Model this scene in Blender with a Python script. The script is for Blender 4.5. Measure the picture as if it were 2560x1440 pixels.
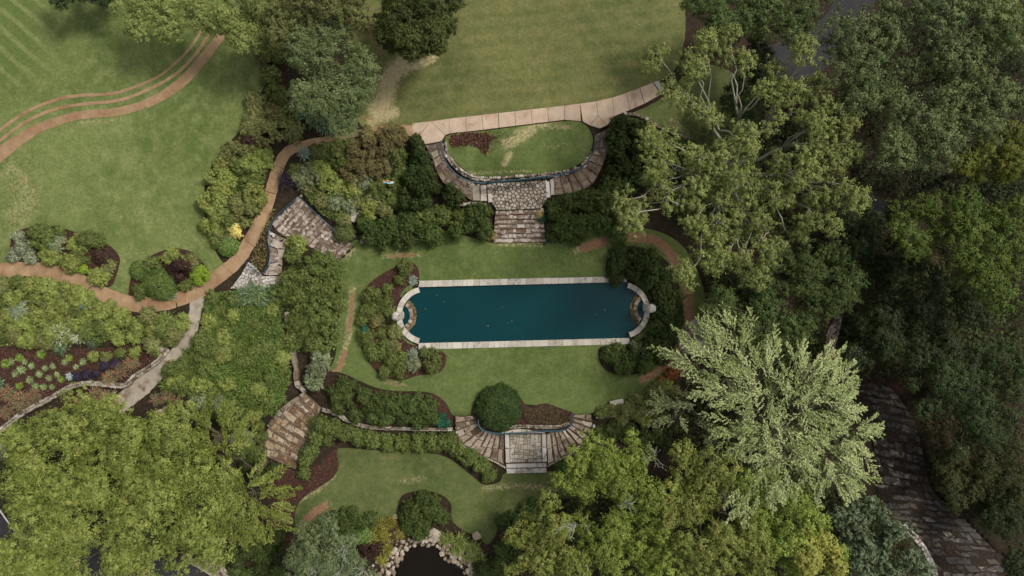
import bpy, bmesh, math, random
import numpy as np
from mathutils import Vector
from mathutils.geometry import delaunay_2d_cdt

for o in list(bpy.data.objects):
    bpy.data.objects.remove(o, do_unlink=True)
scene = bpy.context.scene
COL = scene.collection

# ------------------------------------------------------------------ camera, sky, sun, exposure
S = 0.04          # metres per photo pixel on the pool terrace (z = 0)
H = 70.0          # height of the drone above the pool terrace
cd = bpy.data.cameras.new('camera')
cd.sensor_width = 36.0
cd.lens = 36.0 * H / (2560 * S)
cd.clip_start = 1.0
cd.clip_end = 2000.0
cam = bpy.data.objects.new('camera', cd)
COL.objects.link(cam)
cam.location = (0, 0, H)
cam.rotation_euler = (0, 0, 0)
scene.camera = cam

SUN_ELEV, SUN_AZ = math.radians(52), math.radians(62)      # azimuth clockwise from +Y
world = bpy.data.worlds.new('World')
scene.world = world
world.use_nodes = True
wn, wl = world.node_tree.nodes, world.node_tree.links
wn.clear()
sky = wn.new('ShaderNodeTexSky')
sky.sky_type = 'NISHITA'
sky.sun_disc = False
sky.sun_elevation = SUN_ELEV
sky.sun_rotation = SUN_AZ
sky.dust_density = 4.0
sky.air_density = 1.0
sky.ozone_density = 1.0
hs = wn.new('ShaderNodeHueSaturation')
hs.inputs['Saturation'].default_value = 0.12
bg = wn.new('ShaderNodeBackground')
bg.inputs['Strength'].default_value = 0.10
wo = wn.new('ShaderNodeOutputWorld')
wl.new(sky.outputs[0], hs.inputs['Color'])
wl.new(hs.outputs[0], bg.inputs['Color'])
wl.new(bg.outputs[0], wo.inputs['Surface'])

sd = bpy.data.lights.new('sun', 'SUN')
sd.energy = 2.0
sd.angle = math.radians(12)
sd.color = (1.0, 0.93, 0.8)
sun = bpy.data.objects.new('sun', sd)
COL.objects.link(sun)
sdir = Vector((math.sin(SUN_AZ) * math.cos(SUN_ELEV), math.cos(SUN_AZ) * math.cos(SUN_ELEV), math.sin(SUN_ELEV)))
sun.rotation_euler = (-sdir).to_track_quat('-Z', 'Y').to_euler()
sun.location = (40, 30, 60)

vs = scene.view_settings
vs.view_transform = 'Standard'
vs.look = 'None'
vs.exposure = 0.08
vs.gamma = 1.0
vs.use_curve_mapping = False
scene.render.engine = 'CYCLES'
scene.cycles.max_bounces = 6
scene.cycles.diffuse_bounces = 2
scene.cycles.transparent_max_bounces = 4
scene.cycles.transmission_bounces = 2
scene.cycles.caustics_reflective = False
scene.cycles.caustics_refractive = False

# ------------------------------------------------------------------ helpers
rng = np.random.default_rng(7)
R0 = random.Random(11)

def lin(r, g, b):
    f = lambda c: (c / 12.92 if c <= 0.04045 else ((c + 0.055) / 1.055) ** 2.4)
    return (f(r / 255), f(g / 255), f(b / 255))

def lin4(c):
    return lin(*c) + (1.0,)

def tag(o, label=None, cat=None, group=None, kind=None):
    if label: o['label'] = label
    if cat: o['category'] = cat
    if group: o['group'] = group
    if kind: o['kind'] = kind
    return o

def empty(name, loc):
    o = bpy.data.objects.new(name, None)
    COL.objects.link(o)
    o.location = loc
    o.empty_display_size = 0.3
    return o

def mesh_np(name, v, f, mat, attrs=None, smooth=False):
    """numpy quads or triangles -> mesh"""
    v = np.asarray(v, np.float32); f = np.asarray(f, np.int32)
    me = bpy.data.meshes.new(name)
    n = f.shape[1]
    me.vertices.add(len(v)); me.vertices.foreach_set('co', v.ravel())
    me.loops.add(f.size); me.loops.foreach_set('vertex_index', f.ravel())
    me.polygons.add(len(f))
    me.polygons.foreach_set('loop_start', np.arange(0, f.size, n, dtype=np.int32))
    me.polygons.foreach_set('loop_total', np.full(len(f), n, np.int32))
    if smooth:
        me.polygons.foreach_set('use_smooth', np.ones(len(f), bool))
    for k, a in (attrs or {}).items():
        a = np.asarray(a, np.float32)
        if a.ndim == 1:
            at = me.attributes.new(k, 'FLOAT', 'POINT'); at.data.foreach_set('value', a)
        else:
            at = me.attributes.new(k, 'FLOAT_COLOR', 'POINT')
            at.data.foreach_set('color', np.concatenate([a, np.ones((len(a), 1), np.float32)], 1).ravel())
    me.update(calc_edges=True)
    if mat: me.materials.append(mat)
    return me

def mesh_pd(name, v, f, mat, smooth=False):
    me = bpy.data.meshes.new(name)
    me.from_pydata([tuple(p) for p in v], [], f)
    if mat: me.materials.append(mat)
    if smooth:
        for p in me.polygons: p.use_smooth = True
    me.update()
    return me

def link(name, me, parent=None, loc=(0, 0, 0)):
    o = bpy.data.objects.new(name, me)
    COL.objects.link(o)
    o.location = loc
    if parent: o.parent = parent
    return o

# --- splines and polygons in photo pixels
def catmull(pts, closed=False, step=8.0):
    p = [np.array(q, float) for q in pts]
    n = len(p); out = []
    rngi = range(n) if closed else range(n - 1)
    for i in rngi:
        p1, p2 = p[i], p[(i + 1) % n]
        p0 = p[(i - 1) % n] if (closed or i > 0) else 2 * p1 - p2
        p3 = p[(i + 2) % n] if (closed or i + 2 < n) else 2 * p2 - p1
        L = np.linalg.norm((p2 - p1)[:2]); k = max(1, int(L / step))
        for t in np.arange(k) / k:
            out.append(0.5 * (2 * p1 + (p2 - p0) * t + (2 * p0 - 5 * p1 + 4 * p2 - p3) * t * t + (3 * p1 - p0 - 3 * p2 + p3) * t ** 3))
    if not closed: out.append(p[-1])
    return np.array(out)

def resample(pts, n):
    p = np.asarray(pts, float)
    d = np.r_[0, np.cumsum(np.linalg.norm(np.diff(p[:, :2], axis=0), axis=1))]
    t = np.linspace(0, d[-1], n)
    return np.stack([np.interp(t, d, p[:, k]) for k in range(p.shape[1])], 1)

def inside(poly, x, y):
    poly = np.asarray(poly, float); x = np.asarray(x, float); y = np.asarray(y, float)
    r = np.zeros(x.shape, bool)
    px, py = poly[:, 0], poly[:, 1]
    j = len(poly) - 1
    for i in range(len(poly)):
        c = (py[i] > y) != (py[j] > y)
        with np.errstate(divide='ignore', invalid='ignore'):
            xi = (px[j] - px[i]) * (y - py[i]) / (py[j] - py[i]) + px[i]
        r ^= c & (x < xi)
        j = i
    return r

def ribbon(center, width, step=8.0, jit=0.0):
    """polygon outline around a centre line; width a number or one per control point"""
    c = np.asarray(center, float)
    w = np.full(len(c), width, float) if np.isscalar(width) else np.asarray(width, float)
    q = catmull(np.c_[c, w], False, step)
    d = np.gradient(q[:, :2], axis=0); d /= np.linalg.norm(d, axis=1)[:, None] + 1e-9
    nrm = np.c_[-d[:, 1], d[:, 0]]
    a = q[:, :2] + nrm * q[:, 2:3] / 2; b = q[:, :2] - nrm * q[:, 2:3] / 2
    if jit:
        a = a + rng.normal(0, jit, a.shape); b = b + rng.normal(0, jit, b.shape)
    return np.r_[a, b[::-1]]

def pdist(poly, x, y):
    """distance of points to an open polyline"""
    best = np.full(np.shape(x), 1e9)
    p = np.asarray(poly, float)
    for i in range(len(p) - 1):
        a, b = p[i, :2], p[i + 1, :2]
        ab = b - a; L = (ab @ ab) + 1e-9
        t = np.clip(((x - a[0]) * ab[0] + (y - a[1]) * ab[1]) / L, 0, 1)
        best = np.minimum(best, np.hypot(x - a[0] - t * ab[0], y - a[1] - t * ab[1]))
    return best

# ------------------------------------------------------------------ terrain heights (metres) at photo pixels
CTRL = [
 (-600,-400,3.6),(300,-300,3.6),(1200,-300,3.6),(1800,-300,3.0),(2600,-300,1.0),
 (0,100,3.3),(250,150,3.3),(450,300,3.2),(150,450,3.1),(350,520,3.0),(480,450,3.1),(600,200,3.3),(760,150,3.3),(0,620,3.0),(250,680,2.9),
 (420,760,2.8),(540,690,2.8),(640,580,2.8),(690,440,2.9),(760,360,3.0),(880,335,3.0),(1000,320,3.0),
 (950,100,3.4),(1200,150,3.3),(1500,100,3.2),(1650,150,3.1),(1100,260,3.1),(1300,270,3.0),(1500,260,3.0),(1640,230,3.0),(1620,300,2.8),
 (1130,345,2.95),(1300,330,2.95),(1450,320,2.95),(1140,400,2.8),(1300,420,2.75),(1450,390,2.8),(1075,360,3.0),(1500,320,3.0),
 (1300,480,1.6),(1200,480,1.6),(1400,470,1.6),(1040,460,1.7),(1100,520,1.0),(1450,510,1.0),(1560,420,1.6),(1700,400,1.8),(900,430,2.3),(850,500,1.8),(950,520,1.2),
 (900,600,0.1),(1000,615,0),(1100,620,0),(1200,615,0),(1300,620,0),(1400,615,0),(1500,610,0),(1600,600,0),(1690,640,0),(1730,720,0),(1740,800,0),(1690,900,0),
 (860,680,0.1),(860,780,0),(855,880,0),(900,720,0),(900,900,0),(960,960,0),(1000,780,0),(1100,780,0),(1300,780,0),(1500,780,0),(1600,780,0),(1640,700,0),
 (1050,940,0),(1150,960,0),(1250,950,0),(1350,960,0),(1450,970,0),(1550,960,0),(1160,1030,0),(1250,1020,0),(1350,1030,0),(1440,1035,0),(1560,1010,-0.1),(1620,940,0),
 (760,500,2.6),(700,560,2.5),(690,640,2.4),(630,700,2.7),(800,580,1.4),(850,630,0.15),(770,680,1.2),(800,760,0.5),(800,860,0.2),(830,930,0.05),(780,930,0.4),
 (620,800,2.4),(560,880,2.0),(650,900,1.6),(700,960,0.9),(600,980,1.0),(480,830,2.4),(430,900,2.1),(340,980,1.7),(200,900,2.3),(0,900,2.4),(150,990,1.9),(0,1080,1.5),
 (790,1010,0),(850,1000,0),(950,1020,0),(1080,1020,0),(720,1080,-0.7),(650,1140,-1.4),(720,1180,-1.5),(780,1110,-1.1),(850,1085,-1.2),(1000,1095,-1.3),(1120,1095,-1.3),
 (850,1180,-1.5),(1000,1180,-1.5),(1150,1200,-1.55),(1310,1200,-1.6),(1310,1120,-1.1),(1200,1150,-1.3),(1430,1150,-1.3),(900,1250,-1.6),(1200,1280,-1.6),(1350,1230,-1.6),(700,1300,-1.7),
 (1050,1340,-1.8),(1100,1440,-2.2),(950,1440,-2.0),(1200,1440,-2.0),(800,1440,-1.9),(500,1200,0.0),(300,1200,0.2),(300,1440,-1.2),(560,1440,-1.5),(0,1300,-0.4),
 (1600,1080,-0.6),(1600,1250,-1.4),(1600,1440,-2),(1800,1000,-0.5),(1800,1300,-2),(2000,1440,-2.6),(2000,900,-0.6),(1850,700,0.2),(1900,500,0.8),(1950,300,1.5),(1900,150,2),(2100,100,1.4),
 (2100,700,-0.4),(2200,500,0),(2400,300,0.2),(2300,800,-0.8),(2180,980,-0.9),(2260,1150,-1.6),(2320,1300,-2.2),(2440,1440,-2.8),(2560,1000,-1.0),(2560,600,-0.4),(3000,300,0),(3000,1500,-3),
 (600,1900,-2.5),(1500,1900,-3),(2400,1900,-3.5),(-500,700,2.8),(-500,1500,-0.5),
]
GU = np.concatenate([[-6000, -3000, -1500, -900], np.arange(-600, 3170, 12), [3500, 4200, 5600, 8600]]).astype(float)
GV = np.concatenate([[-5000, -2500, -1200, -700], np.arange(-420, 1870, 12), [2150, 2700, 4000, 6500]]).astype(float)
gu, gv = np.meshgrid(GU, GV)
_c = np.array(CTRL, float)
_num = np.zeros_like(gu); _den = np.zeros_like(gu)
for cu, cv, cz in _c:
    w = 1.0 / (np.hypot(gu - cu, gv - cv) + 14.0) ** 4
    _num += w * cz; _den += w
GZ = _num / _den
for _ in range(3):
    g = GZ.copy()
    g[1:-1, 1:-1] = (GZ[1:-1, 1:-1] * 2 + GZ[:-2, 1:-1] + GZ[2:, 1:-1] + GZ[1:-1, :-2] + GZ[1:-1, 2:]) / 6
    GZ = g

def tz(u, v):
    u = np.asarray(u, float); v = np.asarray(v, float)
    i = np.clip(np.searchsorted(GU, u) - 1, 0, len(GU) - 2)
    j = np.clip(np.searchsorted(GV, v) - 1, 0, len(GV) - 2)
    a = np.clip((u - GU[i]) / (GU[i + 1] - GU[i]), 0, 1); b = np.clip((v - GV[j]) / (GV[j + 1] - GV[j]), 0, 1)
    return GZ[j, i] * (1 - a) * (1 - b) + GZ[j, i + 1] * a * (1 - b) + GZ[j + 1, i] * (1 - a) * b + GZ[j + 1, i + 1] * a * b

def W(u, v, z):
    """place on the site that the photo shows at pixel (u, v), at height z"""
    u = np.asarray(u, float); v = np.asarray(v, float); z = np.asarray(z, float) + 0 * u
    k = S * (H - z) / H
    return np.stack([(u - 1280) * k, (720 - v) * k, z], -1)

def G(u, v, dz=0.0):
    return W(u, v, tz(u, v) + dz)

def lower(poly, zfun, grow=0.0):
    """sink the terrain inside a polygon (under stairs, pool, pond)"""
    global GZ
    p = np.asarray(poly, float)
    if grow:
        c = p.mean(0); d = p - c
        p = c + d * (1 + grow / (np.linalg.norm(d, axis=1)[:, None] + 1e-9))
    m = inside(p, gu, gv)
    GZ = np.where(m, zfun(gu, gv) if callable(zfun) else zfun, GZ)

# ------------------------------------------------------------------ materials
def mk(name):
    m = bpy.data.materials.new(name); m.use_nodes = True
    nt = m.node_tree; nt.nodes.clear()
    out = nt.nodes.new('ShaderNodeOutputMaterial')
    b = nt.nodes.new('ShaderNodeBsdfPrincipled')
    nt.links.new(b.outputs[0], out.inputs['Surface'])
    return m, nt, b

def noise(nt, vec, scale, detail=4.0, rough=0.6, dist=0.0):
    n = nt.nodes.new('ShaderNodeTexNoise')
    n.inputs['Scale'].default_value = scale; n.inputs['Detail'].default_value = detail
    n.inputs['Roughness'].default_value = rough; n.inputs['Distortion'].default_value = dist
    if vec is not None: nt.links.new(vec, n.inputs['Vector'])
    return n.outputs['Fac']

def ramp(nt, fac, stops):
    r = nt.nodes.new('ShaderNodeValToRGB')
    e = r.color_ramp.elements
    while len(e) < len(stops): e.new(0.5)
    for k, (p, c) in enumerate(stops):
        e[k].position = p; e[k].color = c if len(c) == 4 else tuple(c) + (1.0,)
    nt.links.new(fac, r.inputs['Fac'])
    return r.outputs['Color']

def mixc(nt, fac, a, b, mode='MIX'):
    m = nt.nodes.new('ShaderNodeMix'); m.data_type = 'RGBA'; m.blend_type = mode
    for s, x in ((m.inputs[0], fac), (m.inputs[6], a), (m.inputs[7], b)):
        if isinstance(x, (int, float)): s.default_value = x
        elif isinstance(x, tuple): s.default_value = x if len(x) == 4 else x + (1.0,)
        else: nt.links.new(x, s)
    return m.outputs[2]

def math_n(nt, op, a, b=None, c=None):
    m = nt.nodes.new('ShaderNodeMath'); m.operation = op
    for k, x in enumerate((a, b, c)):
        if x is None: continue
        if isinstance(x, (int, float)): m.inputs[k].default_value = x
        else: nt.links.new(x, m.inputs[k])
    return m.outputs[0]

def bump(nt, h, b, strength=0.4, dist=0.05):
    n = nt.nodes.new('ShaderNodeBump')
    n.inputs['Strength'].default_value = strength; n.inputs['Distance'].default_value = dist
    nt.links.new(h, n.inputs['Height']); nt.links.new(n.outputs[0], b.inputs['Normal'])

def wpos(nt):
    return nt.nodes.new('ShaderNodeNewGeometry').outputs['Position']

def smooth_step(nt, x, lo, hi):
    m = nt.nodes.new('ShaderNodeMapRange'); m.interpolation_type = 'SMOOTHSTEP'
    nt.links.new(x, m.inputs['Value'])
    m.inputs['From Min'].default_value = lo; m.inputs['From Max'].default_value = hi
    return m.outputs[0]

def attr(nt, name):
    a = nt.nodes.new('ShaderNodeAttribute'); a.attribute_name = name
    return a

def granular(name, stops, scale=6.0, fine=40.0, rough=0.9, b_str=0.5, b_dist=0.04, tint=None, panel=0.0):
    m, nt, b = mk(name)
    p = wpos(nt)
    n1 = noise(nt, p, scale, 5, 0.65); n2 = noise(nt, p, fine, 3, 0.7)
    f = math_n(nt, 'ADD', math_n(nt, 'MULTIPLY', n1, 0.6), math_n(nt, 'MULTIPLY', n2, 0.4))
    col = ramp(nt, f, stops)
    if tint:
        n3 = noise(nt, p, tint[0], 4, 0.55)
        col = mixc(nt, smooth_step(nt, n3, tint[1], tint[2]), col, tint[3])
    oi = nt.nodes.new('ShaderNodeObjectInfo')
    if panel:
        v_ = math_n(nt, 'ADD', math_n(nt, 'MULTIPLY', oi.outputs['Random'], 2 * panel), 1 - panel)
        hs_ = nt.nodes.new('ShaderNodeHueSaturation'); nt.links.new(col, hs_.inputs['Color']); nt.links.new(v_, hs_.inputs['Value']); col = hs_.outputs[0]
    nt.links.new(col, b.inputs['Base Color'])
    b.inputs['Roughness'].default_value = rough
    b.inputs['Specular IOR Level'].default_value = 0.2
    bump(nt, n2, b, b_str, b_dist)
    return m

M = {}
M['soil'] = granular('mulch_soil', [(0.3, lin(36, 29, 23)), (0.5, lin(60, 48, 39)), (0.62, lin(80, 65, 52)), (0.76, lin(106, 90, 74))], 3.0, 30.0,
                     tint=(0.35, 0.45, 0.7, lin4((48, 48, 30))), b_str=0.9, b_dist=0.08)
M['mulch'] = granular('red_mulch', [(0.3, lin(44, 30, 27)), (0.5, lin(76, 53, 45)), (0.62, lin(100, 74, 62)), (0.76, lin(140, 114, 98))], 4.0, 34.0, b_str=0.9, b_dist=0.08)
M['clay'] = granular('brown_clay_path', [(0.3, lin(138, 110, 82)), (0.5, lin(162, 134, 104)), (0.7, lin(186, 158, 128))], 1.2, 45.0,
                     tint=(0.5, 0.5, 0.75, lin4((142, 106, 78))), b_str=0.25, b_dist=0.02, panel=0.1)
M['concrete'] = granular('pinkish_concrete', [(0.3, lin(164, 142, 122)), (0.5, lin(192, 170, 150)), (0.7, lin(208, 190, 172))], 1.0, 50.0,
                         tint=(0.9, 0.55, 0.75, lin4((166, 132, 104))), b_str=0.15, b_dist=0.01, panel=0.06)
M['greywalk'] = granular('grey_walk', [(0.3, lin(140, 130, 116)), (0.5, lin(172, 162, 146)), (0.7, lin(196, 188, 174))], 1.4, 40.0,
                         tint=(0.8, 0.5, 0.72, lin4((120, 98, 78))), b_str=0.3, b_dist=0.02)
M['asphalt'] = granular('asphalt', [(0.3, lin(48, 47, 49)), (0.55, lin(61, 60, 62)), (0.75, lin(78, 76, 78))], 2.0, 60.0, b_str=0.2, b_dist=0.01)

def lawn_mat(name, base, dry, dark, stripe=None):
    m, nt, b = mk(name)
    p = wpos(nt)
    big = noise(nt, p, 0.13, 4, 0.55, 0.6); mid = noise(nt, p, 0.9, 5, 0.6); fine = noise(nt, p, 12.0, 5, 0.8); tuf = noise(nt, p, 3.2, 4, 0.65)
    col = mixc(nt, smooth_step(nt, big, 0.36, 0.66), lin4(base), lin4(dark))
    col = mixc(nt, math_n(nt, 'MULTIPLY', smooth_step(nt, mid, 0.38, 0.74), 0.45), col, lin4(dry))
    if stripe:
        ang, per, amt, mask = stripe
        w = nt.nodes.new('ShaderNodeTexWave'); w.wave_type = 'BANDS'; w.bands_direction = 'X'
        w.inputs['Scale'].default_value = 0.314 / per; w.inputs['Distortion'].default_value = 2.0
        w.inputs['Detail'].default_value = 2.0; w.inputs['Detail Scale'].default_value = 0.6
        mp = nt.nodes.new('ShaderNodeMapping'); mp.inputs['Rotation'].default_value = (0, 0, ang)
        nt.links.new(p, mp.inputs['Vector']); nt.links.new(mp.outputs[0], w.inputs['Vector'])
        am = math_n(nt, 'MULTIPLY', w.outputs['Fac'], amt)
        if mask:
            mk_ = attr(nt, mask).outputs['Fac']
            col = mixc(nt, math_n(nt, 'MULTIPLY', mk_, 0.75), col, lin4(dark))
            am = math_n(nt, 'MULTIPLY', math_n(nt, 'MULTIPLY', smooth_step(nt, w.outputs['Fac'], 0.55, 1.0), amt), mk_)
        col = mixc(nt, am, col, lin4(dry))
    # worn dirt and dry straw painted by where feet have worn the turf
    edge = math_n(nt, 'MULTIPLY', math_n(nt, 'SUBTRACT', noise(nt, p, 4.0, 6, 0.75), 0.5), 1.5)
    dr = smooth_step(nt, math_n(nt, 'ADD', attr(nt, 'dry').outputs['Fac'], edge), 0.3, 0.75)
    col = mixc(nt, math_n(nt, 'MULTIPLY', dr, 0.85), col, mixc(nt, fine, lin4((164, 148, 108)), lin4((210, 196, 156))))
    di = smooth_step(nt, math_n(nt, 'ADD', attr(nt, 'dirt').outputs['Fac'], edge), 0.35, 0.7)
    col = mixc(nt, di, col, mixc(nt, fine, lin4((124, 90, 68)), lin4((166, 132, 106))))
    col = mixc(nt, 1.0, col, ramp(nt, fine, [(0.28, (0.55, 0.56, 0.52)), (0.5, (1, 1, 1)), (0.72, (1.4, 1.38, 1.3))]), 'MULTIPLY')
    col = mixc(nt, 1.0, col, ramp(nt, tuf, [(0.3, (0.78, 0.81, 0.76)), (0.5, (1, 1, 1)), (0.7, (1.2, 1.17, 1.14))]), 'MULTIPLY')
    nt.links.new(col, b.inputs['Base Color'])
    b.inputs['Roughness'].default_value = 0.85; b.inputs['Specular IOR Level'].default_value = 0.15
    bump(nt, fine, b, 0.8, 0.06)
    return m

M['lawn_w'] = lawn_mat('west_lawn_grass', (114, 127, 75), (150, 155, 104), (94, 110, 60), (math.radians(-50), 1.45, 0.4, 'stripe'))
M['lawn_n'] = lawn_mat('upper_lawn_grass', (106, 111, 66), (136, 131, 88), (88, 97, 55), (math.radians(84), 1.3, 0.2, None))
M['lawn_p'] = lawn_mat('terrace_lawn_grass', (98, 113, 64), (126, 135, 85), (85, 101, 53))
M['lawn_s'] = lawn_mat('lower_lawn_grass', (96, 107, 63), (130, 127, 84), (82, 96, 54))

def stone_mat(name, cols, dirt, dirt_amt=0.5, scale=3.0, rough=0.85):
    """cols: light to dark faces picked per stone; dirt: staining"""
    m, nt, b = mk(name)
    p = wpos(nt)
    oi = nt.nodes.new('ShaderNodeObjectInfo')
    n = len(cols)
    base = ramp(nt, oi.outputs['Random'], [(k / max(1, n - 1), lin(*c)) for k, c in enumerate(cols)])
    n1 = noise(nt, p, scale, 6, 0.7, 0.4); n2 = noise(nt, p, 22, 4, 0.7)
    col = mixc(nt, 1.0, base, ramp(nt, n2, [(0.25, (0.6, 0.58, 0.55)), (0.5, (1, 1, 1)), (0.75, (1.25, 1.25, 1.25))]), 'MULTIPLY')
    th = math_n(nt, 'ADD', n1, math_n(nt, 'MULTIPLY', math_n(nt, 'SUBTRACT', oi.outputs['Random'], 0.5), 0.18))
    col = mixc(nt, math_n(nt, 'MULTIPLY', smooth_step(nt, th, 0.62 - 0.3 * dirt_amt, 0.8 - 0.3 * dirt_amt), 0.9), col, lin4(dirt))
    nt.links.new(col, b.inputs['Base Color'])
    b.inputs['Roughness'].default_value = rough; b.inputs['Specular IOR Level'].default_value = 0.25
    bump(nt, math_n(nt, 'ADD', n1, math_n(nt, 'MULTIPLY', n2, 0.5)), b, 0.6, 0.05)
    return m

M['coping'] = stone_mat('pale_coping_stone', [(196, 190, 180), (214, 208, 198), (184, 176, 164), (206, 200, 192)], (132, 122, 108), 0.25)
M['steps'] = stone_mat('weathered_step_stone', [(204, 196, 190), (176, 162, 150), (194, 184, 174), (162, 146, 132), (214, 208, 204)], (118, 98, 82), 0.55, 1.5)
M['steps_dark'] = stone_mat('dark_weathered_step_stone', [(164, 152, 138), (122, 108, 96), (144, 128, 112), (106, 92, 80), (184, 174, 162)], (84, 69, 58), 0.55, 1.6)
M['steps_mid'] = stone_mat('worn_step_stone', [(188, 176, 162), (150, 134, 118), (172, 158, 142), (130, 114, 100)], (96, 80, 66), 0.5, 1.8)
M['steps2'] = stone_mat('brown_step_stone', [(190, 174, 154), (160, 134, 104), (204, 192, 176), (146, 118, 88)], (104, 78, 52), 0.58, 1.6)
M['flag'] = stone_mat('flagstone', [(176, 168, 156), (150, 138, 122), (190, 184, 174), (160, 150, 138)], (98, 82, 66), 0.4, 2.2)
M['pale'] = stone_mat('whitish_flagstone', [(206, 200, 194), (184, 176, 168), (216, 212, 208), (170, 160, 148)], (118, 102, 86), 0.35, 2.0)
M['wall'] = stone_mat('field_stone', [(176, 166, 150), (134, 122, 106), (196, 190, 180), (152, 142, 128), (118, 104, 88)], (92, 80, 62), 0.4, 3.0)
M['woodstone'] = stone_mat('dark_mossy_stone', [(88, 86, 86), (66, 62, 60), (108, 100, 92), (78, 70, 64), (94, 92, 94), (166, 158, 148)], (52, 43, 36), 0.55, 1.5)
M['rock'] = stone_mat('rounded_fieldstone', [(184, 172, 154), (150, 134, 114), (200, 192, 180), (132, 116, 96), (168, 156, 142)], (98, 82, 62), 0.42, 2.5)
M['ochre'] = stone_mat('ochre_wet_stone', [(150, 124, 84), (124, 100, 64), (170, 148, 110), (110, 92, 66)], (66, 58, 38), 0.5, 3.5)
M['shadebed'] = granular('wood_earth_painted_shade', [(0.3, lin(34, 28, 24)), (0.55, lin(58, 49, 42)), (0.75, lin(86, 76, 66))], 3.0, 30.0, b_str=0.6)  # woodland earth, coloured dark to paint shadow lines between the step rows
M['stepearth'] = granular('trodden_step_earth', [(0.3, lin(82, 66, 54)), (0.5, lin(120, 102, 86)), (0.68, lin(158, 142, 126))], 2.0, 14.0, b_str=0.8, b_dist=0.08)
M['bed'] = granular('dark_joint_earth', [(0.3, lin(58, 48, 40)), (0.55, lin(88, 74, 60)), (0.75, lin(112, 98, 82))], 3.0, 30.0, b_str=0.6)

def simple(name, c, rough=0.5, metal=0.0, spec=0.4, vary=0.1):
    m, nt, b = mk(name)
    n = noise(nt, wpos(nt), 6.0, 4, 0.6)
    a = lin4(c); d = tuple(x * (1 - vary * 3) for x in a[:3]) + (1.0,)
    nt.links.new(mixc(nt, smooth_step(nt, n, 0.4, 0.75), a, d), b.inputs['Base Color'])
    b.inputs['Roughness'].default_value = rough; b.inputs['Metallic'].default_value = metal
    b.inputs['Specular IOR Level'].default_value = spec
    return m
M['rail'] = simple('blue_painted_rail', (64, 98, 114), 0.4)
M['rail_dark'] = simple('dark_teal_rail', (36, 72, 86), 0.4)
M['bark'] = simple('grey_brown_bark', (96, 86, 72), 0.9, vary=0.2)
M['bark_pale'] = simple('pale_sycamore_bark', (168, 166, 150), 0.8, vary=0.15)
M['twig'] = simple('bleached_twig', (176, 184, 170), 0.9, vary=0.1)
M['blue'] = simple('blue_plaque', (104, 140, 176), 0.4)
M['metal'] = simple('dark_post_metal', (60, 62, 64), 0.5)
M['cyan'] = simple('pale_blue_paint', (150, 200, 216), 0.5)
M['orange'] = simple('orange_paint', (214, 140, 84), 0.5)
M['white'] = simple('white_paint', (214, 214, 210), 0.6)
M['waterleaf'] = simple('fallen_leaf', (150, 118, 98), 0.7)

def water_mat(name, c1, c2, rough, bscale, bstr):
    m, nt, b = mk(name)
    p = wpos(nt)
    nt.links.new(mixc(nt, noise(nt, p, 0.12, 3, 0.5), lin4(c1), lin4(c2)), b.inputs['Base Color'])
    b.inputs['Roughness'].default_value = rough; b.inputs['IOR'].default_value = 1.33
    bump(nt, noise(nt, p, bscale, 3, 0.6), b, bstr, 0.03)
    return m
M['pool'] = water_mat('dark_teal_pool_water', (4, 52, 58), (8, 61, 67), 0.06, 5.0, 0.55)
M['pond'] = water_mat('dark_brown_pond_water', (18, 13, 7), (28, 22, 14), 0.08, 2.0, 0.15)

def foliage_mat():
    m, nt, b = mk('foliage')
    oi = nt.nodes.new('ShaderNodeObjectInfo')
    a = attr(nt, 'Col')
    hsv = nt.nodes.new('ShaderNodeHueSaturation')
    nt.links.new(a.outputs['Color'], hsv.inputs['Color'])
    nt.links.new(math_n(nt, 'ADD', math_n(nt, 'MULTIPLY', oi.outputs['Random'], 0.016), 0.492), hsv.inputs['Hue'])
    nt.links.new(math_n(nt, 'ADD', math_n(nt, 'MULTIPLY', oi.outputs['Random'], 0.3), 0.85), hsv.inputs['Value'])
    nt.links.new(hsv.outputs[0], b.inputs['Base Color'])
    b.inputs['Roughness'].default_value = 0.6; b.inputs['Specular IOR Level'].default_value = 0.25
    t = nt.nodes.new('ShaderNodeBsdfTranslucent')
    nt.links.new(hsv.outputs[0], t.inputs['Color'])
    ms = nt.nodes.new('ShaderNodeMixShader'); ms.inputs[0].default_value = 0.12
    out = [n for n in nt.nodes if n.type == 'OUTPUT_MATERIAL'][0]
    nt.links.new(b.outputs[0], ms.inputs[1]); nt.links.new(t.outputs[0], ms.inputs[2])
    nt.links.new(ms.outputs[0], out.inputs['Surface'])
    return m
M['leaf'] = foliage_mat()
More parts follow.
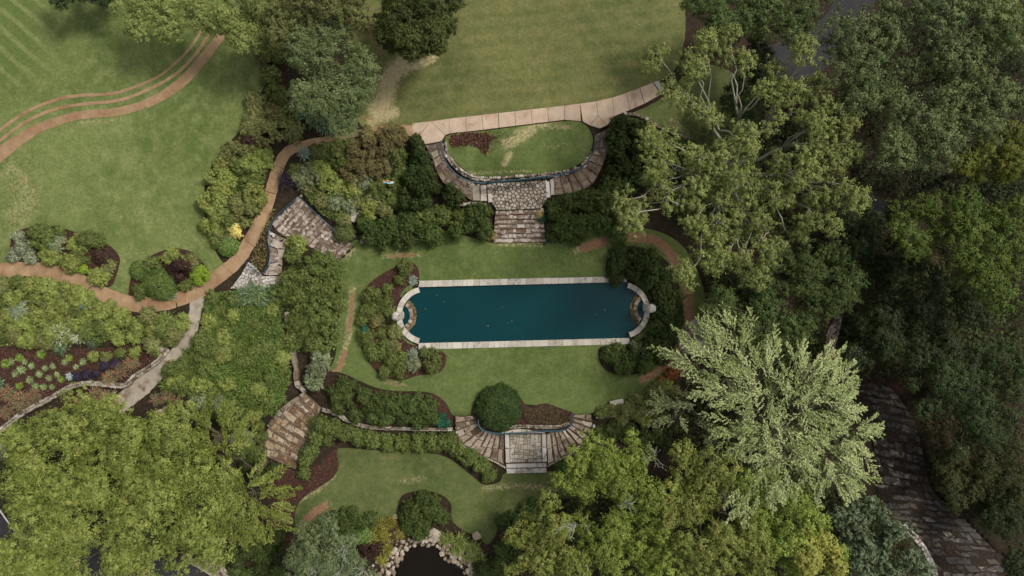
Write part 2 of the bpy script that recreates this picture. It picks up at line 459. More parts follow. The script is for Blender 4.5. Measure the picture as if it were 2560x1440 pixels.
# ------------------------------------------------------------------ stones
def stone(parent, poly, ztop, thick, mat, name='stone', gap=0.025, rough=0.02, bev=0.03, tilt=0.015, mids=True, cat=None):
    """one irregular flat stone from an outline in photo pixels"""
    p = W(np.asarray(poly)[:, 0], np.asarray(poly)[:, 1], ztop)[:, :2]
    if mids:
        q = []
        for k in range(len(p)):
            a, b = p[k], p[(k + 1) % len(p)]
            q.append(a)
            if np.linalg.norm(b - a) > 0.22:
                q.append((a + b) / 2 + rng.normal(0, rough, 2))
        p = np.array(q)
    p = p + rng.normal(0, rough * 0.6, p.shape)
    c = p.mean(0); d = p - c; L = np.linalg.norm(d, axis=1)[:, None] + 1e-6
    p = d * np.maximum(0.4, 1 - gap / L); pin = d * np.maximum(0.3, 1 - (gap + bev) / L)
    n = len(p)
    tx, ty = rng.normal(0, tilt, 2)
    za = lambda q, z: q @ np.array([tx, ty]) + z
    v = np.r_[np.c_[p, np.full(n, -thick)], np.c_[p, za(p, -bev * 0.8)], np.c_[pin, za(pin, 0) + rng.normal(0, rough * 0.25, n)]]
    f = [tuple(range(2 * n, 3 * n))]
    for k in range(n):
        j = (k + 1) % n
        f.append((k, j, n + j, n + k)); f.append((n + k, n + j, 2 * n + j, 2 * n + k))
    # outline runs clockwise in image space -> make normals face up
    area = 0.5 * np.sum(p[:, 0] * np.roll(p[:, 1], -1) - np.roll(p[:, 0], -1) * p[:, 1])
    if area < 0: f = [t[::-1] for t in f]
    me = mesh_pd(name, v, f, mat)
    loc = Vector((c[0], c[1], ztop))
    o = link(name, me, parent, loc - (parent.location if parent else Vector((0, 0, 0))))
    return o

def clip_half(poly, m, nrm):
    out = []
    for k in range(len(poly)):
        a, b = poly[k], poly[(k + 1) % len(poly)]
        da, db = (a - m) @ nrm, (b - m) @ nrm
        if da <= 0: out.append(a)
        if da * db < 0: out.append(a + (b - a) * (da / (da - db)))
    return out

def voronoi(poly, seeds):
    poly = [np.array(q, float) for q in poly]
    cells = []
    for i, s in enumerate(seeds):
        c = poly
        d = np.linalg.norm(seeds - s, axis=1)
        for j in np.argsort(d)[1:22]:
            c = clip_half(c, (s + seeds[j]) / 2, seeds[j] - s)
            if len(c) < 3: break
        if len(c) >= 3: cells.append(np.array(c))
    return cells

def poisson(poly, r, seed, tries=6000):
    g = np.random.default_rng(seed)
    poly = np.asarray(poly, float)
    lo, hi = poly.min(0), poly.max(0)
    c = g.uniform(lo, hi, (tries, 2)); c = c[inside(poly, c[:, 0], c[:, 1])]
    out = []
    for q in c:
        rr = r if np.isscalar(r) else g.uniform(*r)
        if all((q[0] - o[0]) ** 2 + (q[1] - o[1]) ** 2 > rr * rr for o in out): out.append(q)
    return np.array(out)

class Stair:
    def __init__(s, inner, outer, n, z0, z1, sink=0.4):
        s.n = n; s.z0, s.z1 = z0, z1
        s.a = resample(catmull(inner, False, 6), n + 1); s.b = resample(catmull(outer, False, 6), n + 1)
        s.poly = np.r_[s.a, s.b[::-1]]
        mid = (s.a + s.b) / 2
        def zf(u, v):
            d = np.stack([np.hypot(u - q[0], v - q[1]) for q in mid])
            return z0 + (z1 - z0) * d.argmin(0) / n - sink
        lower(s.poly, zf, 3)
    def build(s, name, label, mat, kr=(2, 4), miss=0.0, group=None, jag=2.0, thick=0.45, gap=0.03, earth=None, lo_=(-.04, .12), hi_=(0.82, 1.02), rough=0.04):
        mid = (s.a[0] + s.b[0]) / 2
        e = empty(name, Vector(W(mid[0], mid[1], s.z0)))
        tag(e, label, 'stairs', group)
        # earth under and between the treads
        for k in range(s.n):
            z = s.z0 + (s.z1 - s.z0) * (k + 0.5) / s.n
            a0, a1, b0, b1 = s.a[k], s.a[k + 1], s.b[k], s.b[k + 1]
            stone(e, [a0, a1, b1, b0], z - 0.05, 0.5, M[earth or 'stepearth'], 'earth_tread', gap=-0.02, rough=0.0, bev=0.0, tilt=0, mids=False)
            m = R0.randint(*kr)
            w = np.array([R0.uniform(0.5, 1.6) for _ in range(m)]); t = np.r_[0, np.cumsum(w) / w.sum()]
            sh = [0] + [R0.uniform(-jag, jag) for _ in range(m - 1)] + [0]
            for i in range(m):
                if R0.random() < miss: continue
                lo, hi = R0.uniform(*lo_), R0.uniform(*hi_)
                A = lambda tt, q: a0 * (1 - tt) * (1 - q) + b0 * tt * (1 - q) + a1 * (1 - tt) * q + b1 * tt * q
                p = [A(t[i], lo), A(t[i + 1], lo + R0.uniform(-.06, .06)), A(t[i + 1], hi), A(t[i], hi + R0.uniform(-.1, .04))]
                stone(e, p, z + R0.uniform(-.015, .03), thick, mat, 'tread_stone', gap=gap, rough=rough, bev=0.03, tilt=0.02)
        return e

# ------------------------------------------------------------------ define cut-ins before the ground is built
st_up_w = Stair([(1103,353),(1106,380),(1119,410),(1141,435),(1166,450),(1186,456)], [(1062,361),(1083,400),(1092,430),(1112,460),(1150,484),(1180,500)], 9, 2.9, 1.62)
st_up_e = Stair([(1489,338),(1487,370),(1478,395),(1455,418),(1420,432),(1384,440)], [(1525,318),(1524,350),(1517,385),(1502,420),(1482,458),(1440,480),(1385,488)], 10, 2.9, 1.62)
st_mid = Stair([(1240,526),(1236,565),(1234,607)], [(1358,521),(1360,565),(1364,606)], 7, 1.5, 0.05)
st_lo_w = Stair([(1183,1040),(1193,1055),(1198,1067),(1209,1077),(1231,1083),(1261,1086)], [(1137,1040),(1140,1071),(1148,1099),(1167,1117),(1200,1135),(1241,1153),(1261,1163)], 10, -0.05, -1.12)
st_lo_e = Stair([(1433,1036),(1431,1059),(1420,1071),(1402,1077),(1366,1081)], [(1478,1036),(1481,1079),(1469,1099),(1443,1117),(1422,1135),(1392,1149),(1368,1162)], 10, -0.05, -1.12)
st_west = Stair([(745,493),(790,534),(831,572),(858,596),(880,611)], [(680,560),(705,588),(740,598),(775,618),(810,636),(843,652)], 14, 2.45, 0.08)
st_sw = Stair([(764,984),(722,1012),(684,1050),(660,1090),(644,1131)], [(803,1020),(790,1050),(772,1095),(757,1130),(738,1173)], 9, 0.0, -1.4)
st_wood = Stair([(2120,950),(2165,1010),(2180,1080),(2192,1180),(2200,1262),(2262,1318),(2310,1380),(2345,1450)], [(2225,965),(2285,1050),(2310,1150),(2335,1230),(2400,1285),(2460,1350),(2520,1400),(2570,1450)], 25, -0.6, -3.4)
LAND_UP = [(1228,458),(1363,450),(1369,496),(1352,521),(1242,526),(1228,506)]
LAND_LO = [(1274,1085),(1354,1083),(1356,1155),(1275,1157)]
lower([(890,640),(960,628),(1100,622),(1500,622),(1600,625),(1690,660),(1720,760),(1690,880),(1600,960),(1400,985),(1100,960),(960,945),(890,880)], 0.0)
lower([(1250,1150),(1380,1150),(1380,1205),(1250,1205)], -1.64)
lower(LAND_UP, 1.2, 4); lower(LAND_LO, -1.66, 4)
TERR_W = [(575,722),(600,690),(620,655),(640,668),(655,690),(700,690),(690,722),(640,722)]
WALK_W = [(672,575),(700,592),(718,600),(708,640),(700,690),(655,688),(668,672),(676,631),(669,600)]
lower(WALK_W, lambda u, v: tz(u, v) - 0.25, 1); lower(TERR_W, lambda u, v: tz(u, v) - 0.25, 1)

PC = {'L': (1063.0, 789.0), 'R': (1554.0, 776.0)}
def arc(c, r, a0, a1, n):
    t = np.radians(np.linspace(a0, a1, n))
    return np.c_[c[0] + r * np.cos(t), c[1] + r * np.sin(t)]
aL = arc(PC['L'], 60, 106, 254, 22)      # image angles, clockwise from +u
aR = arc(PC['R'], 59, -74, 70, 22)
POOL = np.r_[[(1046, 719)], [(1567, 705)], aR, [(1574, 845)], [(1046, 858)], aL]
lower(POOL, -1.4, 8)
POND = catmull([(1008,1381),(1024,1371),(1056,1369),(1095,1373),(1108,1403),(1122,1413),(1152,1426),(1170,1450),(1175,1520),(1100,1560),(1000,1540),(980,1480),(990,1436),(997,1414)], True, 8)
lower(POND, -2.9, 2)

# ------------------------------------------------------------------ ground
def build_ground():
    ny, nx = gu.shape
    z = GZ.copy()
    v = W(gu.ravel(), gv.ravel(), z.ravel())
    idx = np.arange(ny * nx).reshape(ny, nx)
    f = np.stack([idx[1:, :-1], idx[1:, 1:], idx[:-1, 1:], idx[:-1, :-1]], -1).reshape(-1, 4)
    o = link('ground', mesh_np('ground', v, f, M['soil'], smooth=True))
    tag(o, 'dark brown mulched earth under the beds and woods', None, None, 'structure')
build_ground()

def sheet(name, poly, mat, off, spacing=9.0, holes=(), attrs=None, jit=0.0, smooth_poly=True, kind='structure', label=None, step=8.0, parent=None):
    poly = catmull(poly, True, step) if smooth_poly else np.asarray(poly, float)
    if jit: poly = poly + rng.normal(0, jit, poly.shape)
    lo, hi = poly.min(0), poly.max(0)
    uu, vv = np.meshgrid(np.arange(lo[0], hi[0], spacing), np.arange(lo[1], hi[1], spacing * 0.9))
    uu = uu + (np.arange(len(vv)) % 2)[:, None] * spacing / 2
    uu, vv = uu.ravel(), vv.ravel()
    keep = inside(poly, uu, vv)
    for h in holes: keep &= ~inside(h, uu, vv)
    pts = [tuple(q) for q in poly]; edges = [(k, (k + 1) % len(poly)) for k in range(len(poly))]
    for h in holes:
        b = len(pts); pts += [tuple(q) for q in h]; edges += [(b + k, b + (k + 1) % len(h)) for k in range(len(h))]
    pts += list(zip(uu[keep] + rng.normal(0, spacing * .08, keep.sum()), vv[keep]))
    r = delaunay_2d_cdt([Vector(q) for q in pts], edges, [], 0, 0.01)
    P = np.array([tuple(q) for q in r[0]]); F = np.array([t for t in r[2] if len(t) == 3])
    c = P[F].mean(1)
    k = inside(poly, c[:, 0], c[:, 1])
    for h in holes: k &= ~inside(h, c[:, 0], c[:, 1])
    F = F[k]
    a, b, d = P[F[:, 0]], P[F[:, 1]], P[F[:, 2]]
    cr = (b[:, 0] - a[:, 0]) * (d[:, 1] - a[:, 1]) - (b[:, 1] - a[:, 1]) * (d[:, 0] - a[:, 0])
    F[cr > 0] = F[cr > 0][:, ::-1]           # v points down in the photo
    z = tz(P[:, 0], P[:, 1]) + off
    at = {kk: fn(P[:, 0], P[:, 1]) for kk, fn in (attrs or {}).items()}
    o = link(name, mesh_np(name, W(P[:, 0], P[:, 1], z), F, mat, at, smooth=True), parent)
    if kind and not parent: o['kind'] = kind
    if label: o['label'] = label
    return o

def worn(*lines):
    """each line: (points, half width px, strength)"""
    def fn(u, v):
        r = np.zeros_like(u)
        for pts, w, s in lines:
            d = pdist(catmull(pts, False, 8) if len(pts) > 2 else pts, u, v)
            r = np.maximum(r, s * np.clip(1.25 - d / w, 0, 1))
        return r
    return fn
zero = lambda u, v: np.zeros_like(u)

# lawns
LW = [(-400,-300),(300,-200),(640,-200),(668,40),(668,120),(668,190),(645,250),(612,310),(562,370),(527,420),(510,480),(512,540),(524,595),(552,650),(580,680),(540,715),(470,748),(380,764),(300,750),(240,722),(170,694),(60,678),(-400,680)]
stripe_poly = [(-200,-200),(60,-60),(110,60),(185,95),(150,150),(140,185),(95,180),(40,215),(-60,260),(-200,250)]
sheet('lawn', LW, M['lawn_w'], 0.05, 9, attrs={
    'dirt': worn(([(555,95),(575,125)], 7, 0.5)),
    'dry': worn(([(30,430),(70,490),(40,540)], 70, 0.42), ([(250,380),(330,400)], 60, 0.28), ([(300,300),(200,306)], 12, 0.45), ([(230,520),(400,560),(520,600)], 40, 0.3), ([(300,262),(330,240),(420,200)], 8, 0.4)),
    'stripe': lambda u, v: np.clip(1.2 - pdist([(-200,-100),(60,40),(40,130),(-100,130)], u, v) / 110, 0, 1)}, label='broad west lawn with faint mowing stripes')
LN = [(880,-200),(1300,-260),(1720,-200),(1722,40),(1712,110),(1690,170),(1650,204),(1602,221),(1569,234),(1531,246),(1460,257),(1366,272),(1244,286),(1122,299),(1076,306),(1030,314),(985,330),(930,330),(895,300),(880,200)]
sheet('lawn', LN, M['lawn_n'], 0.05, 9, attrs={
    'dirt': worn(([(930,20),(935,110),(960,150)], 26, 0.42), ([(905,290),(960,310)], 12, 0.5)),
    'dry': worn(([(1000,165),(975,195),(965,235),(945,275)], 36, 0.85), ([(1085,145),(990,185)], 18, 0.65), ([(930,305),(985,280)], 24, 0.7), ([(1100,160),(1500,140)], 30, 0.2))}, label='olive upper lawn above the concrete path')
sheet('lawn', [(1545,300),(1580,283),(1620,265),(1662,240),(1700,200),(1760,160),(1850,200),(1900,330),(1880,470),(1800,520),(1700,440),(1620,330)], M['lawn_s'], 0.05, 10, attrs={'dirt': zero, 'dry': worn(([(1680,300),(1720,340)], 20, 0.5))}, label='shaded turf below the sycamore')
L3 = [(1115,341),(1126,336),(1170,331),(1217,326),(1280,318),(1339,311),(1417,302),(1452,306),(1469,318),(1482,345),(1477,375),(1458,402),(1428,420),(1380,431),(1300,437),(1220,441),(1180,435),(1148,413),(1124,385),(1112,360)]
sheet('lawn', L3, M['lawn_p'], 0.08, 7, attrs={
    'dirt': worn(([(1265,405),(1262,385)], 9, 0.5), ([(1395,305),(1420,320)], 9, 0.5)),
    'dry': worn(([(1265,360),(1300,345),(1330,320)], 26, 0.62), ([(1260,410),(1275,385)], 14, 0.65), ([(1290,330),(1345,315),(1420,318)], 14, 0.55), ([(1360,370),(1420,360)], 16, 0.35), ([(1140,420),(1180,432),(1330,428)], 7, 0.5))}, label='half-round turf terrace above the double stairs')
LP = [(846,655),(866,618),(888,600),(930,604),(1000,590),(1100,575),(1200,600),(1236,608),(1300,607),(1364,606),(1400,598),(1480,570),(1560,566),(1650,580),(1712,622),(1752,700),(1766,790),(1740,860),(1700,915),(1650,960),(1600,998),(1530,1012),(1488,1030),(1460,1037),(1434,1036),(1400,1021),(1330,1012),(1250,1010),(1185,1040),(1136,1040),(1112,1008),(1085,985),(1040,978),(1000,978),(950,972),(905,955),(870,938),(845,930),(824,926),(838,890),(848,800),(852,720)]
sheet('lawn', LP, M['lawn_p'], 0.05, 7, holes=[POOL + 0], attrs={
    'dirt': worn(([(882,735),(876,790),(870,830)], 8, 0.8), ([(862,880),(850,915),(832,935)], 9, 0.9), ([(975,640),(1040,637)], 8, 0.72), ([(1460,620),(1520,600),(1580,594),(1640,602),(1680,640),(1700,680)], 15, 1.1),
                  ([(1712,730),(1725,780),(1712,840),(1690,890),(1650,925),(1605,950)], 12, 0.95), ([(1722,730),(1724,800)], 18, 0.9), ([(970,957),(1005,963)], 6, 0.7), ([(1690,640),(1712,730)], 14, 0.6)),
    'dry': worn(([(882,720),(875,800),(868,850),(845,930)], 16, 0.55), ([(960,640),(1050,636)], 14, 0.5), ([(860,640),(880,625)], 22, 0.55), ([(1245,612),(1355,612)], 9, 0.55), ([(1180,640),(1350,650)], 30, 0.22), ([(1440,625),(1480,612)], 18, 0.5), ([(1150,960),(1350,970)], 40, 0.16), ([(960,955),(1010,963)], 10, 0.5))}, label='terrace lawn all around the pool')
LS = [(842,1126),(862,1120),(950,1126),(1050,1130),(1120,1145),(1180,1190),(1212,1212),(1250,1204),(1268,1180),(1370,1178),(1410,1190),(1440,1240),(1385,1247),(1335,1252),(1312,1272),(1285,1282),(1250,1290),(1240,1335),(1218,1362),(1196,1342),(1160,1327),(1130,1300),(1127,1260),(1100,1235),(1050,1227),(1005,1239),(990,1280),(985,1303),(950,1303),(910,1297),(880,1285),(830,1275),(800,1292),(770,1322),(748,1348),(737,1320),(740,1272),(760,1243),(800,1217),(836,1190),(847,1160)]
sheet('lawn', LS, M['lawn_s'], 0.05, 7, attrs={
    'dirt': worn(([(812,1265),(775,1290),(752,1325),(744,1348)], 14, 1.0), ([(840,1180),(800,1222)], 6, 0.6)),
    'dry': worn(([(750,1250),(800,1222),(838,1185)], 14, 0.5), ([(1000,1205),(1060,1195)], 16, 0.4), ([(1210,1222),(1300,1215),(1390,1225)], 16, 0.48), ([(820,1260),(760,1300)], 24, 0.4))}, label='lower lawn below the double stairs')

# the planting beds on the lawns
BED1 = [(30,645),(27,600),(45,577),(100,564),(150,568),(210,588),(265,608),(298,640),(296,672),(277,716),(240,708),(150,668),(85,660)]
BED2 = [(322,740),(329,690),(354,654),(400,629),(440,621),(476,629),(506,654),(524,684),(500,708),(450,738),(400,750),(345,748)]
BEDL = [(1046,705),(1044,668),(1018,652),(985,668),(950,688),(918,715),(902,760),(898,820),(905,872),(930,917),(960,942),(1000,951),(1050,938),(1097,932),(1114,908),(1108,880),(1046,866),(1010,850),(992,800),(1000,740),(1020,715)]
BEDR = [(1500,868),(1496,892),(1510,922),(1550,938),(1600,932),(1652,905),(1690,860),(1708,790),(1700,720),(1680,668),(1640,632),(1590,616),(1545,618),(1520,640),(1513,680),(1520,690),(1570,688),(1610,712),(1632,770),(1620,830),(1580,858),(1540,866)]
sheet('planting_bed', BED1, M['mulch'], 0.09, 10, label='mulched island bed beside the curving brown path')
sheet('planting_bed', BED2, M['mulch'], 0.09, 10, label='rounded mulch bed inside the path bend')
sheet('planting_bed', BEDL, M['mulch'], 0.09, 10, holes=[POOL], label='mulch bed hugging the west pool end')
sheet('planting_bed', BEDR, M['soil'], 0.09, 10, holes=[POOL], label='mulch bed hugging the east pool end')
sheet('planting_bed', [(1130,1042),(1118,1012),(1092,988),(1060,985),(980,985),(900,965),(860,945),(830,960),(840,1020),(900,1060),(1000,1066),(1130,1070)], M['mulch'], 0.08, 10, label='mulch strip behind the long low wall')
sheet('planting_bed', [(1178,1046),(1186,1004),(1210,980),(1250,968),(1290,980),(1312,1010),(1330,1016),(1362,1008),(1400,1020),(1432,1034),(1428,1060),(1400,1072),(1260,1080),(1205,1070)], M['mulch'], 0.09, 8, label='mulch bed around the big round bush')
sheet('planting_bed', [(660,1150),(700,1165),(740,1172),(800,1160),(838,1122),(846,1160),(834,1190),(798,1217),(758,1243),(739,1272),(736,1320),(742,1350),(720,1400),(660,1420),(640,1350),(690,1260),(670,1190)], M['mulch'], 0.03, 10, label='dark red mulch below the brown stone stairs')
sheet('planting_bed', [(0,862),(120,868),(260,870),(330,860),(400,872),(390,900),(330,940),(310,962),(210,956),(120,995),(0,1060),(-60,1000),(-60,880)], M['mulch'], 0.03, 12, label='dark red mulch bed behind the curved stone wall')

# paths
sheet('path', ribbon([(-60,440),(0,386),(70,335),(139,304),(208,287),(295,279),(382,252),(451,208),(503,153),(538,108),(559,80),(580,40)], [36,34,26,21,21,20,22,25,24,23,22,22], 8, 0.5), M['clay'], 0.075, 12, smooth_poly=False, label='wide brown curving path across the west lawn')
sheet('path', ribbon([(-60,410),(0,352),(69,302),(139,272.5),(208,260),(295,251),(365,226),(434,189),(486,139),(517,94),(530,70)], 8, 8, 0.4), M['clay'], 0.075, 12, smooth_poly=False, label='narrow brown stripe between the other two curving stripes')
sheet('path', ribbon([(-60,375),(0,325),(69,278),(139,250),(194,239),(278,234),(330,220),(392,193),(441,156),(479,115),(503,78),(515,55)], [8,8,8,8,8,7,7,6,6,6,6,6], 8, 0.4), M['clay'], 0.075, 12, smooth_poly=False, label='narrow brown stripe, uppermost of the curving stripes')
BP = [(-80,676),(0,676),(75,673),(139,683),(194,702),(236,724),(278,744),(333,760),(389,760),(444,749),(500,724),(542,694),(597,647),(639,577),(667,516),(686,448),(707,394),(735,370),(778,356),(840,344),(887,336),(950,325),(1014,326),(1040,328)]
bpw = [37,37,37,37,38,38,38,38,38,37,36,36,34,33,30,29,28,24,17,15,15,20,26,28]
bq = catmull(np.c_[np.array(BP, float), bpw], False, 4)
bL = np.r_[0, np.cumsum(np.linalg.norm(np.diff(bq[:, :2], axis=0), axis=1))]
bpath = tag(empty('path', (0, 0, 0)), 'long winding brown garden path', None, None, 'structure')
s0 = 0.0
while s0 < bL[-1] - 20:
    s1 = min(bL[-1], s0 + R0.uniform(66, 86)); t_ = np.linspace(s0 + .25, s1 - .25, max(4, int((s1 - s0) / 8)))
    seg = np.stack([np.interp(t_, bL, bq[:, k]) for k in range(3)], 1)
    sheet('path_panel', ribbon(seg[:, :2], seg[:, 2], 7, 0.55), M['clay'], 0.10, 12, smooth_poly=False, parent=bpath); s0 = s1
sheet('path', ribbon([(497,735),(486,790),(477,830),(463,863),(431,897),(388,936),(345,975),(312,1000),(280,1030)], [38,30,30,32,36,42,46,44,40], 8, 0.9), M['greywalk'], 0.08, 12, smooth_poly=False, label='pale grey garden walk going down to the wall')
sheet('path', ribbon([(1668,222),(1700,180),(1718,120),(1722,50),(1720,-40)], [30,22,18,16,16], 8, 1.0), M['soil'], 0.07, 12, smooth_poly=False, label='worn reddish path leaving the concrete walk')
sheet('path', ribbon([(-80,1150),(0,1130),(20,1128)], 44, 8, 0.5), M['greywalk'], 0.08, 12, smooth_poly=False, label='end of pale walk at the left edge')
sheet('path', ribbon([(2010,720),(2090,800),(2120,700),(2160,640),(2250,645),(2340,655),(2430,640)], [26,34,34,30,34,30,30], 8, 1.0), M['mulch'], 0.05, 12, smooth_poly=False, label='dim earth path through the woods')
sheet('path', ribbon([(2085,800),(2075,860),(2120,940),(2180,975),(2280,960),(2340,940)], [30,34,40,46,36,30], 8, 1.0), M['mulch'], 0.04, 12, smooth_poly=False, label='dim earth path meeting the wooded steps')
ROAD = [(1880,140),(1960,100),(2040,60),(2085,0),(2110,-80),(2240,-120),(2180,20),(2120,110),(2075,160),(2010,200),(1930,190)]
sheet('road', ROAD, M['asphalt'], 0.06, 14, label='grey asphalt drive glimpsed between the trees')
sheet('road', ribbon([(2100,520),(2170,505),(2240,560),(2290,600)], 46), M['asphalt'], 0.05, 14, smooth_poly=False, label='bit of asphalt beside the sycamore')
sheet('road', [(-300,1225),(0,1290),(150,1330),(300,1360),(400,1385),(480,1412),(520,1450),(540,1560),(-300,1560)], M['asphalt'], 0.06, 16, label='grey asphalt road below the big lime tree')
sheet('road_line', ribbon([(-20,1250),(60,1345),(200,1400)], 4.0), M['white'], 0.068, 10, smooth_poly=False, label='white painted line on the road')
sheet('kerb', ribbon([(455,1392),(500,1415),(540,1442),(560,1470)], 14), M['greywalk'], 0.16, 8, smooth_poly=False, label='pale concrete kerb along the road')

# pool and pond water
def flat(name, poly, z, mat, label):
    p = W(np.asarray(poly)[:, 0], np.asarray(poly)[:, 1], z)
    o = link(name, mesh_pd(name, p, [tuple(range(len(p)))[::-1]], mat))
    return tag(o, label, None, None, 'structure')
def grow(poly, d):
    p = np.asarray(poly, float); c = p.mean(0); q = p - c
    return c + q * (1 + d / np.linalg.norm(q, axis=1)[:, None])
flat('water', grow(POOL, 4), -0.22, M['pool'], 'dark teal water of the formal pool')
flat('water', grow(POND, 8), -2.3, M['pond'], 'dark brown water of the rock-edged pond')

# ------------------------------------------------------------------ pool surround
pool = tag(empty('garden_pool', (W(1310, 782, 0))), 'long formal pool rimmed with pale stone slabs', 'pool')
def slab_row(parent, p0, p1, q0, q1, n, z, thick, mat, name, wj=0.35, gap=0.012, rough=0.006):
    w = np.array([R0.uniform(1 - wj, 1 + wj) for _ in range(n)]); t = np.r_[0, np.cumsum(w) / w.sum()]
    p0, p1, q0, q1 = [np.array(x, float) for x in (p0, p1, q0, q1)]
    for k in range(n):
        A = lambda s: p0 + (p1 - p0) * s
        B = lambda s: q0 + (q1 - q0) * s
        stone(parent, [A(t[k]), A(t[k + 1]), B(t[k + 1]), B(t[k])], z + R0.uniform(-.006, .006), thick, mat, name, gap=gap, rough=rough, bev=0.012, tilt=0.004, mids=False)
slab_row(pool, (1048,701.5), (1567,690.5), (1046,718), (1567,705), 33, 0.12, 0.5, M['coping'], 'coping_slab')
slab_row(pool, (1046,858), (1574,845), (1046,874), (1574,860.5), 30, 0.12, 0.5, M['coping'], 'coping_slab')
def arc_slabs(parent, c, r0, r1, a0, a1, n, z, thick, mat, name, gap=0.012):
    t = np.linspace(a0, a1, n + 1)
    for k in range(n):
        A, B = arc(c, r0, t[k], t[k + 1], 4), arc(c, r1, t[k], t[k + 1], 4)
        stone(parent, np.r_[A, B[::-1]], z, thick, mat, name, gap=gap, rough=0.004, bev=0.015, tilt=0.003, mids=False)
arc_slabs(pool, PC['L'], 59, 73, 104, 256, 13, 0.30, 1.0, M['coping'], 'coping_slab')
arc_slabs(pool, PC['R'], 58, 71.5, -76, 72, 13, 0.30, 1.0, M['coping'], 'coping_slab')
# end basins: curved cap over a battered wall of ochre stones
def basin(c, dirn, label):
    e = tag(empty('fountain_basin', W(c[0], c[1], -0.2)), label, 'fountain basin')
    A0, A1 = (-52, 52) if dirn > 0 else (128, 232)
    arc_slabs(e, c, 31, 40, A0, A1, 9, 0.16, 0.8, M['ochre'] if False else M['wall'], 'cap_stone', 0.008)
    for row, (ra, rb, z) in enumerate([(39.5, 44, -0.02), (43.5, 48.5, -0.14)]):
        n = 17; t = np.linspace(A0 - 4, A1 + 4, n + 1) + (row % 2) * 2
        for k in range(n):
            p = np.r_[arc(c, ra, t[k], t[k + 1], 2), arc(c, rb + R0.uniform(-1, 1), t[k], t[k + 1], 2)[::-1]]
            stone(e, p, z + R0.uniform(-.03, .04), 0.7, M['ochre'], 'wall_stone', gap=0.012, rough=0.025, bev=0.03, tilt=0.08)
    w = arc(c, 31.5, A0 - 8, A1 + 8, 16)
    o = link('basin_water', mesh_pd('basin_water', W(w[:, 0], w[:, 1], 0.02) - np.array(e.location), [tuple(range(len(w)))[::-1]], M['pool']), e)
    return e
basin((993, 789), 1, 'half-round stone fountain basin at the west pool end')
basin((1624, 772), -1, 'half-round stone fountain basin at the east pool end')

def lathe(prof, seg=14, sq=0.0, jit=0.0):
    v, f = [], []
    for (r, z) in prof:
        for k in range(seg):
            a = 2 * math.pi * (k + 0.5) / seg
            ca, sa = math.cos(a), math.sin(a)
            m = max(abs(ca), abs(sa)); rr = r * ((1 - sq) + sq / m)
            v.append((rr * ca + rng.normal(0, jit), rr * sa + rng.normal(0, jit), z + rng.normal(0, jit)))
    for i in range(len(prof) - 1):
        for k in range(seg):
            j = (k + 1) % seg
            f.append((i * seg + k, i * seg + j, (i + 1) * seg + j, (i + 1) * seg + k))
    f.append(tuple(range((len(prof) - 1) * seg, len(prof) * seg))); f.append(tuple(range(seg))[::-1])
    return v, f
def pedestal(u, v, label):
    b = Vector(W(u, v, 0.0))
    e = tag(empty('fountain_pedestal', b), label, 'pedestal')
    q = lathe([(0.42, -0.4), (0.42, 0.1), (0.38, 0.14), (0.36, 1.5), (0.4, 1.54), (0.42, 1.62), (0.42, 1.72), (0.36, 1.76)], 16, 0.9)
    link('pillar', mesh_pd('pillar', *q, M['coping']), e)
    q = lathe([(0.30, 1.74), (0.36, 1.8), (0.40, 1.95), (0.43, 2.15), (0.42, 2.4), (0.36, 2.58), (0.24, 2.68), (0.08, 2.7)], 14, 0.45, 0.03)
    link('carved_head', mesh_pd('carved_head', *q, M['pale'], True), e)
    q = lathe([(0.05, 0), (0.06, .12), (0.045, .14)], 10)
    return e
pedestal(1000, 788, 'weathered pale stone pedestal with carved head, west pool end')
pedestal(1617, 769, 'weathered pale stone pedestal with carved head, east pool end')

# ------------------------------------------------------------------ concrete walk, slab by slab
walk = tag(empty('concrete_path', W(1330, 290, 3.0)), 'pinkish concrete slab path along the upper lawn', 'path', None, 'structure')
del walk['category']
T = [(1030,308),(1076,303),(1122,296.5),(1164,291.5),(1205,287),(1246,282.5),(1287,278),(1328,273),(1369,268.5),(1411,263.5),(1450,258.5),(1491,252.5),(1531,243.5),(1566,232),(1600,219),(1632,206)]
B = [(1030,330),(1080,337),(1125,333.5),(1166,329.5),(1208,324.5),(1248,319.5),(1289,314.5),(1331,309.5),(1371,304.5),(1412,299.5),(1453,303),(1495,290),(1535,291),(1575,275),(1612,259),(1652,236)]
def slab(poly, name='slab', mat=None, z=None):
    c = np.mean(np.asarray(poly, float), 0)
    return stone(walk, poly, float(tz(c[0], c[1])) + 0.13 if z is None else z, 0.25, mat or M['concrete'], name, gap=0.02, rough=0.004, bev=0.012, tilt=0.002, mids=False)
slab([T[0], T[1], (1054,331), (1030,334)])
slab([T[1], T[2], B[2], (1113,338)])
slab([T[1], (1113,338), (1104,353), (1062,361), (1034,345), (1030,334), (1054,331)])
for k in range(2, 10): slab([T[k], T[k+1], B[k+1], B[k]])
slab([T[10], T[11], (1495,290), (1474,313), (1457,304)])
slab([T[11], T[12], (1535,291), (1519,313), (1495,290)])
slab([(1495,290), (1519,313), (1500,321), (1474,313)])
for k in range(12, 15): slab([T[k], T[k+1], B[k+1], B[k]])
slab([(1634,205),(1646,201),(1668,231),(1655,236)], 'edge_stone', M['pale'])

